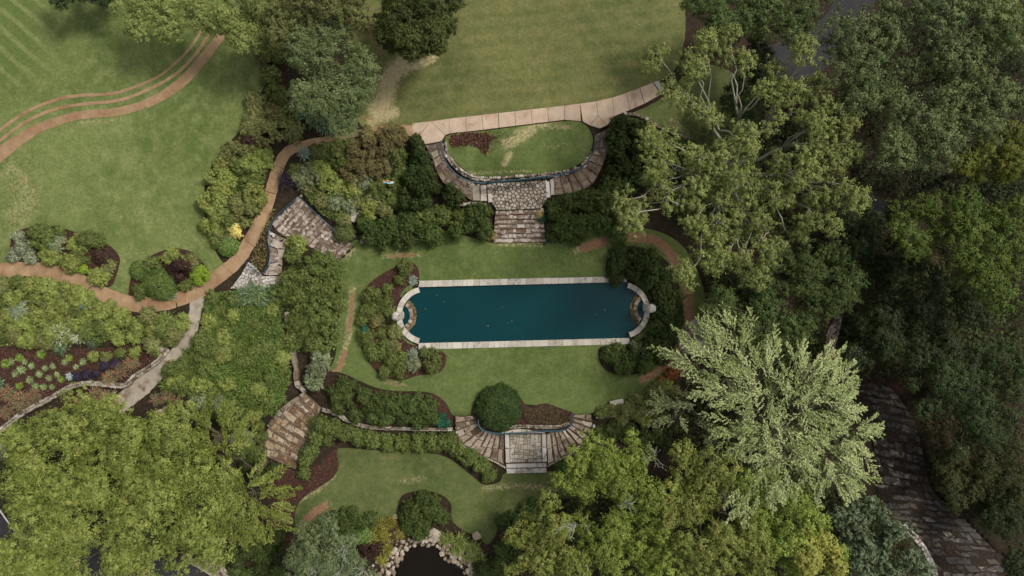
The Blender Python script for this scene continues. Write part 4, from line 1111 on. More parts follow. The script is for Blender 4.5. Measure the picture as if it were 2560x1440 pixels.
T('deciduous_tree', 'large grey-green tree filling the upper right corner', [(2180,55,75),(2300,50,95),(2420,60,95),(2140,170,70),(2250,150,95),(2370,170,100),(2480,160,85),(2220,260,80),(2320,285,85),(2430,270,85),(2515,270,62),(2316,350,60),(2370,375,45),(2250,370,48),(2540,100,60),(2125,105,40),(2115,235,36)], 14, BLUEG, 32, puff=1.4, gapf=0.06, dens=1.1)
T('deciduous_tree', 'dark green tree along the top edge above the sycamore', [(1755,20,52),(1840,25,66),(1940,15,72),(2030,25,58),(1800,65,36),(1890,60,42),(1980,62,36)], 10, DARK, 33, puff=1.08)
T('deciduous_tree', 'small dark tree seen between the sycamore branches', [(1900,135,48),(1860,200,40),(1920,210,40),(1850,260,42)], 6, DEEP, 34, puff=0.81, size=0.17)
T('deciduous_tree', 'yellow-green boughs below the large grey-green tree', [(2437,432,46),(2525,365,60),(2510,420,48),(2550,420,50)], 11, YEL, 35, puff=1.08)
T('deciduous_tree', 'yellow-green layered tree at the right edge, middle height', [(2301,522,60),(2272,583,46),(2340,573,55),(2400,560,50),(2462,556,70),(2530,544,62),(2447,632,75),(2520,630,72),(2467,690,62),(2481,735,42)], 11.5, [(64,80,28),(82,96,36),(102,112,46)], 36, puff=1.15, flat=0.55)
T('golden_tree', 'small yellow tree in the upper right corner', [(2530,25,48),(2545,60,34)], 12, YEL, 37, puff=0.94)
T('deciduous_tree', 'mid green tree between sycamore and pale feathery tree', [(1945,680,78),(2040,670,78),(1880,740,72),(1980,760,88),(2075,720,66),(1870,830,58),(1965,845,58),(2105,690,42),(1820,770,44)], 8, DARK, 38, puff=0.94, size=0.17)
T('deciduous_tree', 'dark broad tree right of the dim earth path', [(2220,800,95),(2290,720,90),(2180,875,72),(2300,870,95),(2390,790,95),(2370,920,78)], 7.5, DEEP, 39, puff=1.01, size=0.17)
T('deciduous_tree', 'very dark low tree below the sycamore right edge', [(2200,590,85),(2260,660,60),(2150,560,60),(2130,640,50)], 5, DEEP, 40, puff=0.88, size=0.17)
T('deciduous_tree', 'dark tree right of the wooded stairs top', [(2400,985,85),(2330,980,60),(2480,1030,85),(2500,930,80),(2420,1080,60)], 8.5, [(46,62,32),(60,76,40),(78,92,50)], 41, puff=1.01, size=0.17)
T('deciduous_tree', 'dark brownish tree right of the wooded stairs middle', [(2440,1160,70),(2520,1180,80),(2400,1220,52),(2380,1130,45)], 6, [(50,58,28),(66,70,36),(78,74,40)], 42, puff=0.94, size=0.17)
T('deciduous_tree', 'dark tree in the bottom right corner', [(2530,1310,70),(2500,1260,50),(2550,1400,50)], 6, DEEP, 43, puff=0.94, size=0.17)
T('deciduous_tree', 'star-leaved grey-green tree left of the wooded stairs foot', [(2170,1330,72),(2245,1385,70),(2160,1420,66),(2115,1280,46),(2280,1430,50)], 7, [(78,96,66),(104,120,88),(134,148,114)], 44, puff=0.81, tufts=10, leaves=22, size=0.27, gapf=0.15)
T('deciduous_tree', 'round grey-green tree beside the sandy lawn patch', [(790,105,66),(845,150,66),(755,180,66),(865,215,58),(810,235,70),(735,115,46),(890,170,42),(840,280,48),(770,255,40)], 9, GREY, 45, puff=1.01, size=0.155, tufts=22)
T('evergreen_tree', 'round dark evergreen standing on the upper lawn', [(1042,45,78),(1005,15,58),(1082,18,58),(1042,92,50),(1084,70,50),(998,68,50)], 7, [(50,64,30),(70,82,38),(92,98,48),(58,72,34)], 46, puff=0.74, size=0.19, tufts=24, dens=1.7, gapf=0.0)
T('deciduous_tree', 'light olive tree at the top edge left of the path', [(330,10,46),(390,25,44),(450,15,46),(350,55,28),(420,60,24)], 6, OLIVE, 47, puff=0.94)
T('deciduous_tree', 'olive tree overhanging the top of the curving stripes', [(520,25,52),(590,20,60),(560,65,42),(650,55,48),(680,10,50),(620,95,36)], 7, OLIVE, 48, puff=1.01)
T('deciduous_tree', 'dark olive tree behind the round grey-green tree', [(750,15,52),(830,10,55),(885,35,36),(700,60,40)], 8.5, [(88,96,52),(108,112,64),(124,122,76)], 49, puff=0.94)
T('flowering_tree', 'dark tree with white blossom at the top left edge', [(160,-40,55),(250,-32,50),(205,-15,26)], 5, [(62,80,44),(76,96,54),(66,84,48),(72,92,50),(64,84,46),(190,200,186)], 50, puff=0.68, size=0.17)
T('deciduous_tree', 'grey-green tree with bleached twigs at the bottom edge', [(790,1385,66),(745,1430,55),(850,1400,56),(835,1345,42),(880,1440,50),(800,1440,60)], 7, [(88,102,64),(108,120,80),(126,136,96)], 51, puff=0.88, size=0.165, twigs=[(858,1375,1.0),(845,1430,1.1),(905,1430,1.2),(790,1430,.8)])

# ------------------------------------------------------------------ shrubs and plants: prototypes, then copies
PK = {
 'box':    dict(cols=[(60,78,36),(78,96,46),(98,112,58),(68,86,42)], type='shrub', lump=0.34, size=0.15, desc='dark green rounded shrub'),
 'azalea': dict(cols=[(80,96,46),(102,116,58),(124,134,74),(90,106,52)], type='shrub', lump=0.36, size=0.15, desc='mid green mounded shrub'),
 'lime':   dict(cols=[(112,126,58),(138,150,76),(158,166,92),(122,136,64)], type='shrub', lump=0.3, size=0.17, desc='lime green feathery shrub'),
 'bright': dict(cols=[(120,146,46),(146,170,58),(132,156,52)], type='shrub', lump=0.26, size=0.12, desc='bright lime green mound'),
 'olive':  dict(cols=[(98,106,58),(122,128,74),(144,144,90),(108,112,64)], type='shrub', lump=0.34, size=0.17, desc='olive green loose shrub'),
 'brown':  dict(cols=[(96,92,54),(120,112,70),(142,132,88),(84,90,48)], type='shrub', lump=0.3, size=0.16, desc='brownish olive feathery shrub'),
 'sage':   dict(cols=[(116,128,90),(142,152,114),(162,168,132)], type='shrub', lump=0.32, size=0.15, desc='pale sage green shrub'),
 'deep':   dict(cols=[(50,66,32),(66,82,40),(84,98,50)], type='shrub', lump=0.34, size=0.16, desc='deep green dense shrub'),
 'purple': dict(cols=[(66,46,44),(84,58,52),(58,44,40),(98,76,62)], type='shrub', lump=0.3, size=0.15, desc='dark burgundy shrub'),
 'ball':   dict(cols=[(84,98,54),(106,116,66),(124,130,78)], type='ball', size=0.11, desc='clipped round shrub'),
 'limeball': dict(cols=[(92,118,58),(112,136,68),(128,148,80)], type='ball', size=0.12, desc='fresh green round shrub'),
 'dome':   dict(cols=[(46,68,32),(62,84,40),(80,100,50)], type='ball', size=0.14, desc='big dark green clipped dome'),
 'tuft':   dict(cols=[(104,122,58),(130,144,74),(150,158,90)], type='tuft', size=1.0, desc='green grassy tuft'),
 'meadow': dict(cols=[(80,102,44),(100,122,54),(122,138,70)], type='tuft', size=1.0, desc='tall green grass clump'),
 'silver': dict(cols=[(136,156,140),(164,178,162),(186,196,182)], type='tuft', size=0.8, desc='silvery blue-green spiky tuft'),
 'pale':   dict(cols=[(168,176,132),(194,198,158),(208,210,176)], type='tuft', size=1.1, desc='pale creamy grass spray'),
 'gold':   dict(cols=[(140,136,60),(166,156,74),(124,126,52)], type='tuft', size=0.9, desc='golden green strappy clump'),
 'coral':  dict(cols=[(116,116,84),(140,132,98),(190,124,104),(122,126,92)], type='tuft', size=0.9, desc='greyish tuft with coral flower stalks'),
 'plum':   dict(cols=[(52,44,58),(72,60,74),(60,52,60)], type='tuft', size=0.9, desc='dark plum spiky tuft'),
 'weep':   dict(cols=[(82,108,74),(108,132,96),(132,150,114)], type='tuft', size=1.3, desc='weeping teal-green grass'),
 'hosta':  dict(cols=[(128,144,96),(152,164,118),(110,132,70)], type='rosette', size=0.28, desc='pale green leafy rosette'),
 'hosta2': dict(cols=[(112,136,54),(132,152,66)], type='rosette', size=0.26, desc='fresh green leafy rosette'),
 'agave':  dict(cols=[(168,196,188),(190,212,204)], type='rosette', size=0.3, desc='pale blue agave rosette'),
 'emerald':dict(cols=[(38,92,70),(52,112,86),(46,100,78)], type='shrub', lump=0.3, size=0.13, desc='small emerald green plant'),
 'white':  dict(cols=[(206,208,188),(92,106,64),(184,190,160),(104,112,68)], type='shrub', lump=0.3, size=0.12, desc='white flowering shrub'),
 'yellow': dict(cols=[(232,214,120),(240,226,146),(222,200,96)], type='shrub', lump=0.3, size=0.14, desc='bright yellow flower clump'),
 'tan':    dict(cols=[(196,168,116),(178,150,98),(208,184,136)], type='shrub', lump=0.3, size=0.14, desc='tan faded blossom clump'),
 'violet': dict(cols=[(58,50,74),(72,60,88),(60,66,50)], type='shrub', lump=0.3, size=0.12, desc='dark violet flower clump'),
 'rust':   dict(cols=[(150,92,50),(174,112,66),(112,92,50)], type='shrub', lump=0.3, size=0.14, desc='rust orange leaved shrub'),
 'pink':   dict(cols=[(112,132,82),(136,150,100),(126,142,90),(206,160,176)], type='shrub', lump=0.3, size=0.15, desc='light green shrub with pink blossom'),
}
PROTO = {}
def proto(kind, rcls, var):
    key = (kind, rcls, var)
    if key in PROTO: return PROTO[key]
    k = PK[kind]; g = np.random.default_rng(abs(hash(kind)) % 1 + sum(map(ord, kind)) * 97 + int(rcls * 100) + var)
    R = rcls; cols = k['cols']
    if k['type'] == 'shrub':
        K = max(8, int(6.0 * (R / k['lump']) ** 1.45))
        ph = np.arcsin(g.uniform(-0.1, 1, K)); th = g.uniform(0, 2 * np.pi, K); kk = g.uniform(.55, 1.0, K)
        ax = g.uniform(.82, 1.15, 2)
        cen = np.c_[np.cos(ph) * np.cos(th) * kk * (R - k['lump'] * .6) * ax[0], np.cos(ph) * np.sin(th) * kk * (R - k['lump'] * .6) * ax[1], np.sin(ph) * kk * R * .85 + .18]
        rad = k['lump'] * g.uniform(.65, 1.3, K)
        parts = [puffs(g, cen, rad, 8, 24, k['size'] * .8, cols, .8, .45)]
    elif k['type'] == 'ball':
        n = int(2600 * R * R * (0.13 / k['size']) ** 2) + 400
        d = unit(g.normal(0, 1, (n, 3))); d[:, 2] = np.abs(d[:, 2]) * np.where(g.random(n) < .15, -.3, 1)
        wob = 1 + .05 * np.sin(d[:, 0] * 5 + var) * np.cos(d[:, 1] * 6) + .05 * np.sin(d[:, 0] * 13 + 2) * np.sin(d[:, 1] * 11 + var) + g.normal(0, .045, n)
        pos = d * R * wob[:, None] * np.array([1, 1, .9]) + [0, 0, .12]
        ln = k['size'] * g.uniform(.7, 1.3, n)
        grp = (np.floor(d[:, 0] * 5) + 7 * np.floor(d[:, 1] * 5) + 60).astype(int)
        parts = [(pos, unit(d * .7 + [0, 0, .3] + g.normal(0, .45, (n, 3))), unit(d + g.normal(0, .7, (n, 3))), ln, ln * .6, leaf_cols(g, cols, n, grp))]
    elif k['type'] == 'tuft':
        n = int(230 * R + 40); th = g.uniform(0, 2 * np.pi, n); L = R * g.uniform(.6, 1.25, n); lean = g.uniform(.25, 1.0, n)
        hz = np.c_[np.cos(th), np.sin(th), np.zeros(n)]
        a = g.normal(0, .12 * R, (n, 3)) * [1, 1, 0]
        parts = []
        cc = leaf_cols(g, cols, n, None, .18)
        prev = a
        for s in (0.33, 0.66, 1.0):
            z = np.sin(s * np.pi * .62) * L * (1.15 - .6 * lean) * .9
            cur = a + hz * (L * s * lean)[:, None] + np.c_[np.zeros((n, 2)), z]
            mid = (prev + cur) / 2; t = cur - prev; ln = np.linalg.norm(t, axis=1) * 1.25
            nn = np.cross(t, np.cross([0, 0, 1.0], t)); nn = np.where(np.abs(nn).sum(1, keepdims=True) < 1e-6, [[0, 0, 1.0]], nn)
            parts.append((mid, unit(nn) + g.normal(0, .2, (n, 3)), t, ln, np.full(n, .055) * g.uniform(.7, 1.4, n) * k['size'], cc)); prev = cur
    else:  # rosette
        n = 26; th = np.arange(n) * 2.4; rr = np.sqrt(np.arange(1, n + 1) / n)
        hz = np.c_[np.cos(th), np.sin(th), np.zeros(n)]
        pos = hz * (rr * R * .62)[:, None] + np.c_[np.zeros((n, 2)), .12 + .3 * R * (1 - rr)]
        t = unit(hz + np.c_[np.zeros((n, 2)), .9 * (1 - rr) + .1]); ln = R * g.uniform(.5, .75, n)
        parts = [(pos, unit(np.c_[np.zeros((n, 2)), np.ones(n)] + hz * -.3 + g.normal(0, .15, (n, 3))), t, ln, ln * g.uniform(.35, .5, n), leaf_cols(g, cols, n, None, .15))]
    PROTO[key] = leaf_mesh(kind, parts, np.zeros(3), k['type'] in ('tuft', 'rosette'))
    return PROTO[key]

PLANTS = []   # (object, kind, zone, u, v, r)
NAMES = {'box': 'evergreen_shrub', 'deep': 'evergreen_shrub', 'azalea': 'mounded_shrub', 'lime': 'feathery_shrub', 'brown': 'feathery_shrub', 'bright': 'low_shrub', 'olive': 'loose_shrub', 'sage': 'sage_shrub', 'purple': 'burgundy_shrub', 'white': 'flowering_shrub', 'pink': 'flowering_shrub', 'rust': 'rust_shrub', 'ball': 'topiary_ball', 'limeball': 'round_shrub', 'dome': 'clipped_dome', 'tuft': 'grass_tuft', 'meadow': 'grass_clump', 'silver': 'silver_tuft', 'pale': 'grass_spray', 'gold': 'strappy_plant', 'coral': 'flowering_tuft', 'plum': 'plum_tuft', 'weep': 'weeping_grass',
         'hosta': 'leafy_rosette', 'hosta2': 'leafy_rosette', 'agave': 'agave', 'yellow': 'flower_clump', 'violet': 'flower_clump', 'tan': 'flower_clump', 'emerald': 'leafy_plant'}
CATS = {'tuft': 'grass', 'meadow': 'grass', 'silver': 'plant', 'pale': 'grass', 'gold': 'plant', 'coral': 'plant', 'plum': 'plant', 'weep': 'grass', 'hosta': 'plant', 'hosta2': 'plant', 'agave': 'plant', 'yellow': 'flowers', 'violet': 'flowers', 'tan': 'flowers', 'emerald': 'plant'}
CLS = (0.35, 0.6, 0.9, 1.25, 1.7, 2.4)
def plant(kind, u, v, r, zone, dz=0.0, hs=1.0):
    R = r * S
    c = min(CLS, key=lambda q: abs(math.log(q / R)))
    me = proto(kind, c, R0.randint(0, 1))
    h = R * .8 * hs
    z = float(tz(u, v)) + dz
    p = W(u, v, z + h * .6); zz = z - 0.05
    o = link(NAMES.get(kind, 'shrub'), me, None, (p[0], p[1], zz))
    s = R / c
    o.scale = (s, s, s * hs * R0.uniform(.9, 1.15)); o.rotation_euler = (0, 0, R0.uniform(0, 6.283))
    PLANTS.append((o, kind, zone, u, v, r))
    return o
def row(kind, zone, items, dz=0.0, hs=1.0):
    for it in items: plant(it[3] if len(it) > 3 else kind, it[0], it[1], it[2], zone, dz, hs)
def fill(zone, poly, kinds, r, seed, dz=0.0, hs=1.0, over=0.64):
    g = random.Random(seed)
    for q in poisson(poly, (r[0] * 2 * over, r[1] * 2 * over), seed, 2500):
        plant(g.choice(kinds), q[0], q[1], g.uniform(*r), zone, dz, hs)

Z = 'zone'
# bed right of the west lawn
row('olive', 'between west lawn and round tree', [(640,250,30),(680,285,38),(640,295,34),(700,320,34),(660,335,32),(735,335,26),(620,325,24),(625,352,22,'purple'),(715,285,30,'azalea'),(690,235,30,'azalea'),(672,190,26,'azalea'),(660,140,24),(690,130,26,'azalea'),(650,90,24,'deep')], hs=1.1)
fill('left of brown path bend', [(610,370),(664,385),(652,430),(634,500),(606,560),(580,585),(540,604),(520,560),(517,490),(537,430),(570,385)], ['lime', 'olive', 'lime', 'azalea'], (22, 36), 61, hs=1.1)
row('olive', 'between brown path and yellow flowers', [(568,615,25,'limeball'),(590,577,17,'yellow'),(545,600,20,'azalea')])
row('weep', 'above the narrow brown path', [(800,290,36),(845,300,34),(820,315,30),(868,300,22,'silver'),(770,285,26)], hs=1.3)
# bed between the brown path and the crazy-paved landing
row('silver', 'at the inner bend of the brown path', [(762,383,20),(716,450,28,'plum'),(765,438,36,'pink'),(740,425,20,'azalea')])
row('azalea', 'edging the narrow brown path', [(790,380,20),(815,372,22),(842,368,22),(868,364,20)])
row('brown', 'in the bed above the slope', [(900,378,46),(955,362,42),(888,425,42),(940,415,38),(985,342,34),(920,340,26),(850,400,30,'azalea'),(990,385,28,'azalea')], hs=1.1)
row('deep', 'left of upper west stairs', [(1040,355,22),(1052,385,26),(1040,415,28),(1062,435,30),(1030,450,28),(1055,470,32),(1085,465,20),(1015,490,30),(1050,505,28),(1135,490,32)], hs=1.6)
row('lime', 'above the diagonal stairs', [(825,455,34),(868,468,34),(838,500,30,'sage'),(900,490,32,'olive'),(800,425,28),(935,465,28,'azalea'),(975,495,28,'azalea'),(925,522,26),(880,512,22,'sage'),(802,500,22,'olive'),(862,548,18,'olive'),(960,520,26,'olive'),(832,526,16,'tuft'),(768,466,20,'olive'),(905,450,24,'sage'),(990,460,24,'azalea'),(940,500,16,'pale'),(1000,430,22,'azalea')])
row('box', 'left of the straight stairs', [(912,550,28),(928,578,34),(970,570,38),(962,600,28),(1012,590,36),(1018,548,30),(1060,545,30,'azalea'),(1072,582,36),(1105,535,28,'azalea'),(1150,545,28,'azalea'),(1140,575,26),(1196,542,36),(1208,575,32),(1165,560,24),(1085,605,16)], hs=1.2)
row('ball', 'at the foot of the diagonal stairs', [(858,577,27)], hs=1.2)
row('box', 'right of the straight stairs', [(1388,522,28),(1425,508,34),(1470,498,38),(1420,560,42),(1392,580,30),(1465,560,42),(1515,540,42),(1505,498,36),(1545,585,28),(1440,592,24),(1540,455,34)], hs=1.2)
row('deep', 'right of upper east stairs', [(1562,318,38),(1602,345,42),(1558,368,40),(1645,360,38),(1550,415,38),(1598,405,42),(1655,405,40),(1690,372,30),(1540,345,24),(1620,445,36),(1700,440,34),(1580,460,34)], hs=1.6)
row('emerald', 'beside the straight stone stairs', [(1376,594,12),(1357,545,9)])
row('tan', 'beside the straight stone stairs', [(1231,590,9),(1350,535,9)])
# beds west of the pool
row('azalea', 'west of the pool lawn', [(740,612,26,'lime'),(728,640,22),(800,662,40),(838,676,28),(770,690,34),(722,705,34),(832,720,34),(790,735,40),(742,748,36),(835,765,32),(782,790,40),(735,805,30),(822,812,34),(772,842,38),(732,852,26),(805,862,30),(700,735,30)], hs=1.2)
row('sage', 'above the brown stained stairs', [(792,925,30),(803,900,26),(785,955,24)], hs=1.6)
fill('on the slope by low wall', [(530,735),(690,735),(705,800),(715,880),(725,950),(690,1010),(640,1060),(560,1010),(470,985),(430,950),(490,880),(510,800)], ['meadow', 'meadow', 'meadow', 'lime', 'tuft', 'azalea', 'meadow'], (18, 28), 62, hs=0.75)
row('weep', 'over the end of the whitish crazy paving', [(640,735,34),(600,742,26),(680,735,26)], hs=0.8)
fill('between feathery tree and low stone wall', [(560,1010),(640,1060),(670,1080),(650,1130),(600,1130),(540,1060),(480,1000)], ['azalea', 'box', 'sage'], (18, 28), 63)
# left beds
row('lime', 'in the island bed', [(105,590,36,'azalea'),(125,640,28),(180,658,26),(215,600,24,'azalea'),(190,610,22),(240,600,22,'azalea'),(200,640,22,'azalea'),(255,640,24,'purple'),(245,692,26),(60,620,24,'white'),(45,592,16,'white'),(75,645,18,'white'),(35,640,16,'white'),(208,672,10,'bright'),(150,600,14,'sage'),(150,575,14,'azalea'),(270,665,16,'olive'),(140,615,16,'sage')])
row('limeball', 'in the rounded bed', [(400,710,38),(348,676,24),(380,662,24,'azalea'),(430,645,27,'lime'),(446,676,34,'purple'),(352,726,22,'azalea'),(496,690,28,'bright'),(460,712,20,'azalea'),(475,655,18,'olive'),(425,735,18,'weep')])
fill('below the winding path', [(-30,705),(80,700),(150,712),(200,735),(260,765),(330,790),(420,790),(462,790),(455,840),(420,870),(330,860),(200,850),(100,855),(-30,850)], ['lime', 'lime', 'olive', 'tuft', 'lime', 'azalea'], (17, 28), 64)
row('silver', 'below the winding path', [(45,772,27),(160,733,19),(200,737,23,'lime'),(150,830,30,'pale'),(195,835,30,'pale'),(120,815,22,'pale'),(255,800,16,'pale'),(230,850,20,'weep'),(425,820,18,'silver'),(150,870,22,'weep')])
row('hosta', 'in mulch behind curved wall', [(50,925,15),(75,915,12),(95,935,13),(110,920,12),(70,950,14),(120,945,12),(85,965,13),(105,968,12),(140,935,12),(130,915,12),(160,905,12),(35,935,12),(60,905,10),(172,941,15,'agave'),(10,910,16,'hosta2'),(45,895,14,'hosta2'),(100,885,16,'hosta2'),(170,895,13,'hosta2'),(150,948,13,'hosta2'),(45,965,14,'hosta2'),(-5,960,18,'weep'),(215,937,12,'violet'),(195,942,9,'violet'),(262,915,12,'violet'),(288,908,12,'violet'),(240,935,8,'violet'),(205,905,12),(235,893,13,'lime'),(300,882,14,'azalea'),(340,882,14,'lime'),(188,918,10),(25,905,12),(128,968,10),(185,960,10,'tuft'),(330,895,10,'tuft'),(225,955,9,'hosta2'),(265,890,12,'olive')])
row('coral', 'along the curved stone wall', [(300,928,26),(270,945,22),(330,908,22),(50,1005,30),(20,985,26),(85,990,22),(15,1030,22),(240,990,28),(275,995,24),(200,1005,20),(40,1072,24,'tuft'),(390,1000,18),(420,990,22),(440,1010,20)])
fill('at the corner of grey walk and slope', [(440,905),(500,860),(530,880),(500,960),(440,980),(410,960)], ['lime', 'azalea', 'meadow'], (20, 30), 65)
# pool end beds
row('azalea', 'at the west pool end', [(1012,667,22),(1032,702,15,'silver'),(932,738,26),(918,775,24),(960,758,22),(968,722,14),(945,800,22,'olive'),(918,845,26),(932,882,22),(962,862,16),(985,830,18,'olive'),(975,785,18),(1000,922,26),(980,900,22),(1031,884,16,'silver'),(1033,908,22,'sage'),(1080,905,30),(1060,882,14),(912,826,9,'emerald'),(1055,882,7,'emerald'),(960,930,18),(905,800,16),(952,880,16),(988,868,16,'olive'),(955,832,14),(940,765,16),(1005,890,14),(1000,700,14)])
row('deep', 'at the east pool end', [(1525,888,26,'box'),(1562,908,32,'box'),(1600,880,32),(1640,862,34),(1545,872,18,'box'),(1672,828,32),(1662,780,36),(1655,730,36),(1630,690,36),(1592,658,42),(1548,655,36),(1622,648,34),(1682,745,26),(1690,800,22),(1612,912,26,'box'),(1652,890,24),(1540,690,22),(1645,818,26,'box'),(1580,690,18),(1640,770,14,'box'),(1550,630,24),(1665,690,28),(1588,866,14,'sage')], hs=1.2)
# hedges below the pool lawn
row('dome', 'above the lower landing', [(1246,1021,56)], hs=0.75)
row('box', 'above the long thin wall', [(838,985,26),(862,962,28),(870,1000,24),(905,985,24),(893,1035,26),(920,1015,24),(848,1020,18),(842,998,13,'tan'),(950,1008,30),(988,1010,32),(1028,1010,34),(1068,1018,32),(960,1045,24),(1005,1045,26),(1048,1048,28),(1080,1045,22),(935,1045,18)])
row('emerald', 'at the left end of the lower stairs', [(1103,1042,12),(1115,1058,9),(1100,1058,9)])
row('azalea', 'below the long thin wall', [(798,1060,26),(830,1065,26),(790,1095,26),(862,1082,26),(895,1092,26),(930,1102,26),(968,1106,26),(1005,1106,26),(1042,1108,26),(1078,1108,26),(1112,1106,26),(1145,1122,26),(1172,1140,28),(1200,1160,26),(1222,1189,19),(820,1095,20),(775,1125,24),(762,1150,22),(757,1182,20),(1130,1095,20)], hs=1.1)
row('box', 'around the right fan stairs', [(1500,1085,26),(1530,1075,28),(1570,1085,28),(1480,1115,22),(1405,1180,16),(1400,1165,13),(1610,1090,26),(1650,1085,26)])
fill('between pool lawn and feathery trees', [(1500,1020),(1560,1015),(1620,985),(1660,955),(1690,980),(1660,1040),(1600,1055),(1500,1040)], ['lime', 'olive', 'azalea'], (14, 24), 66)
row('rust', 'by the worn end of the red dirt path', [(1680,935,18),(1662,965,12),(1655,950,10),(1695,920,10)])
# bottom centre
row('box', 'on the lower lawn above the pond', [(1035,1270,34),(1080,1265,36),(1058,1295,40),(1100,1290,28),(1015,1290,24),(1060,1250,26)])
row('box', 'below the dome on the lower lawn', [(1048,1325,30),(1020,1318,20)])
row('box', 'in the border left of the pond', [(865,1305,36),(830,1310,26),(900,1310,26),(845,1340,30),(906,1338,26,'limeball'),(880,1285,20),(930,1300,18)])
row('gold', 'beside the pond rocks', [(945,1318,26),(975,1305,20),(962,1342,20),(930,1345,18),(968,1375,20),(955,1400,18),(1000,1335,16)])
row('purple', 'in the border left of the pond', [(918,1372,30),(895,1395,22)])
row('tuft', 'on the right bank of the pond', [(1120,1345,22),(1150,1355,26),(1180,1370,24),(1195,1390,20),(1140,1375,20),(1105,1352,12),(1165,1395,13),(1208,1410,16)])
row('box', 'right of the lower lawn', [(1275,1305,36,'deep'),(1330,1275,34),(1360,1300,30),(1300,1345,34),(1270,1380,36),(1215,1425,38,'deep'),(1255,1425,34),(1380,1262,26),(1340,1330,26)])
fill('below the red mulch at the bottom edge', [(600,1330),(690,1330),(720,1400),(700,1450),(600,1450),(570,1400)], ['deep', 'box', 'box'], (22, 32), 67)
fill('between red mulch and feathery tree', [(600,1130),(650,1140),(680,1180),(660,1200),(610,1190)], ['deep', 'box'], (18, 26), 68)
def thicket(label, poly, cols, seed):
    """undergrowth that reads as one mass"""
    g = np.random.default_rng(seed)
    q = poisson(poly, (13, 19), seed, 4000)
    ph = g.uniform(0, 6, 4)
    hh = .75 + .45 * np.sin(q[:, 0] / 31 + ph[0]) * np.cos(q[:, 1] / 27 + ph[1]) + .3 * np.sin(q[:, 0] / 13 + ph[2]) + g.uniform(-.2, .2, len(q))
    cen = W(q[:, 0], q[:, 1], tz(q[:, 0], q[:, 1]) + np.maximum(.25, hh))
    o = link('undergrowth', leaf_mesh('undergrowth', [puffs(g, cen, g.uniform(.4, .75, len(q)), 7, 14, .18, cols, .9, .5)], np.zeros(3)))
    tag(o, label, None, None, 'stuff')
# dim understory of the right-hand woods
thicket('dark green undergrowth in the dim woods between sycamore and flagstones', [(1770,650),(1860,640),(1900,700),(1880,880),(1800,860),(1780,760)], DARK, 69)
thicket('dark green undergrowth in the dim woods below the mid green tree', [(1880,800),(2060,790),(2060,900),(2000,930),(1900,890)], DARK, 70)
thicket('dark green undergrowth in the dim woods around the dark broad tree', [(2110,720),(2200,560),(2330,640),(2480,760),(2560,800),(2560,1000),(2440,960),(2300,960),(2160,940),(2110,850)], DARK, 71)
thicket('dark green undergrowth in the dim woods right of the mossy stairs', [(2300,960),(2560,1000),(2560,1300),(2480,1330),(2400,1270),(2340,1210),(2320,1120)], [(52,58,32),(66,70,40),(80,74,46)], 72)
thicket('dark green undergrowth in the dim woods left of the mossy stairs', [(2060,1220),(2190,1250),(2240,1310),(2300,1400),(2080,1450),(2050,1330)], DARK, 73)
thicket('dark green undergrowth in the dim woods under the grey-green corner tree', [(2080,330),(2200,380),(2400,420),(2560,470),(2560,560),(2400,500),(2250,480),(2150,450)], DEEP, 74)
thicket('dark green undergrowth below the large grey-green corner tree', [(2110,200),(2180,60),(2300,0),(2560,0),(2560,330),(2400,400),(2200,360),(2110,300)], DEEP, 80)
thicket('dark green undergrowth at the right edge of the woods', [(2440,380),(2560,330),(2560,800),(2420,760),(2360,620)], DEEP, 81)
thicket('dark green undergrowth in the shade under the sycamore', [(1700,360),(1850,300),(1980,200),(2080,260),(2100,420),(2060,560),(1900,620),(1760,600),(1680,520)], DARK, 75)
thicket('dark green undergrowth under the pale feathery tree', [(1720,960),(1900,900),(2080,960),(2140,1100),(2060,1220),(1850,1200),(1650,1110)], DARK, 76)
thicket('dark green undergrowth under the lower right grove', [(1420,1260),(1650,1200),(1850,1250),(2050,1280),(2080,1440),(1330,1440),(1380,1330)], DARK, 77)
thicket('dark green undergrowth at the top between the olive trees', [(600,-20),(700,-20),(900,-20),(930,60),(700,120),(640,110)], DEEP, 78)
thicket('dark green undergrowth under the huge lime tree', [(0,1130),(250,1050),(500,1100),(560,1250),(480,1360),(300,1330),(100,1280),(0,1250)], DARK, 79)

# labels that single each plant out
ORD = ['', 'second', 'third', 'fourth', 'fifth', 'sixth', 'seventh', 'eighth', 'ninth', 'tenth', 'eleventh', 'twelfth']
from collections import defaultdict
_g = defaultdict(list)
for p in PLANTS: _g[(p[1], p[2])].append(p)
for (kind, zone), lst in _g.items():
    n = len(lst); d = PK[kind]['desc']
    nb = 1 if n <= 11 else 2 if n <= 20 else 3
    lst.sort(key=lambda p: p[4])
    bands = [lst[round(n * i / nb):round(n * (i + 1) / nb)] for i in range(nb)]
    for bi, bd in enumerate(bands):
        bd.sort(key=lambda p: p[3]); m = len(bd)
        pre = '' if nb == 1 else (['upper ', 'lower '] if nb == 2 else ['upper ', 'middle ', 'lower '])[bi] + 'rank, '
        for k, p in enumerate(bd):
            if n == 1: lab = f'{d} {zone}'
            else: lab = f"{d} {zone}, {pre}{'leftmost' if k == 0 else 'rightmost' if k == m - 1 else ORD[k] + ' from left'}"
            tag(p[0], lab, CATS.get(kind, 'shrub'), f'{d}s {zone}' if n > 1 else None)
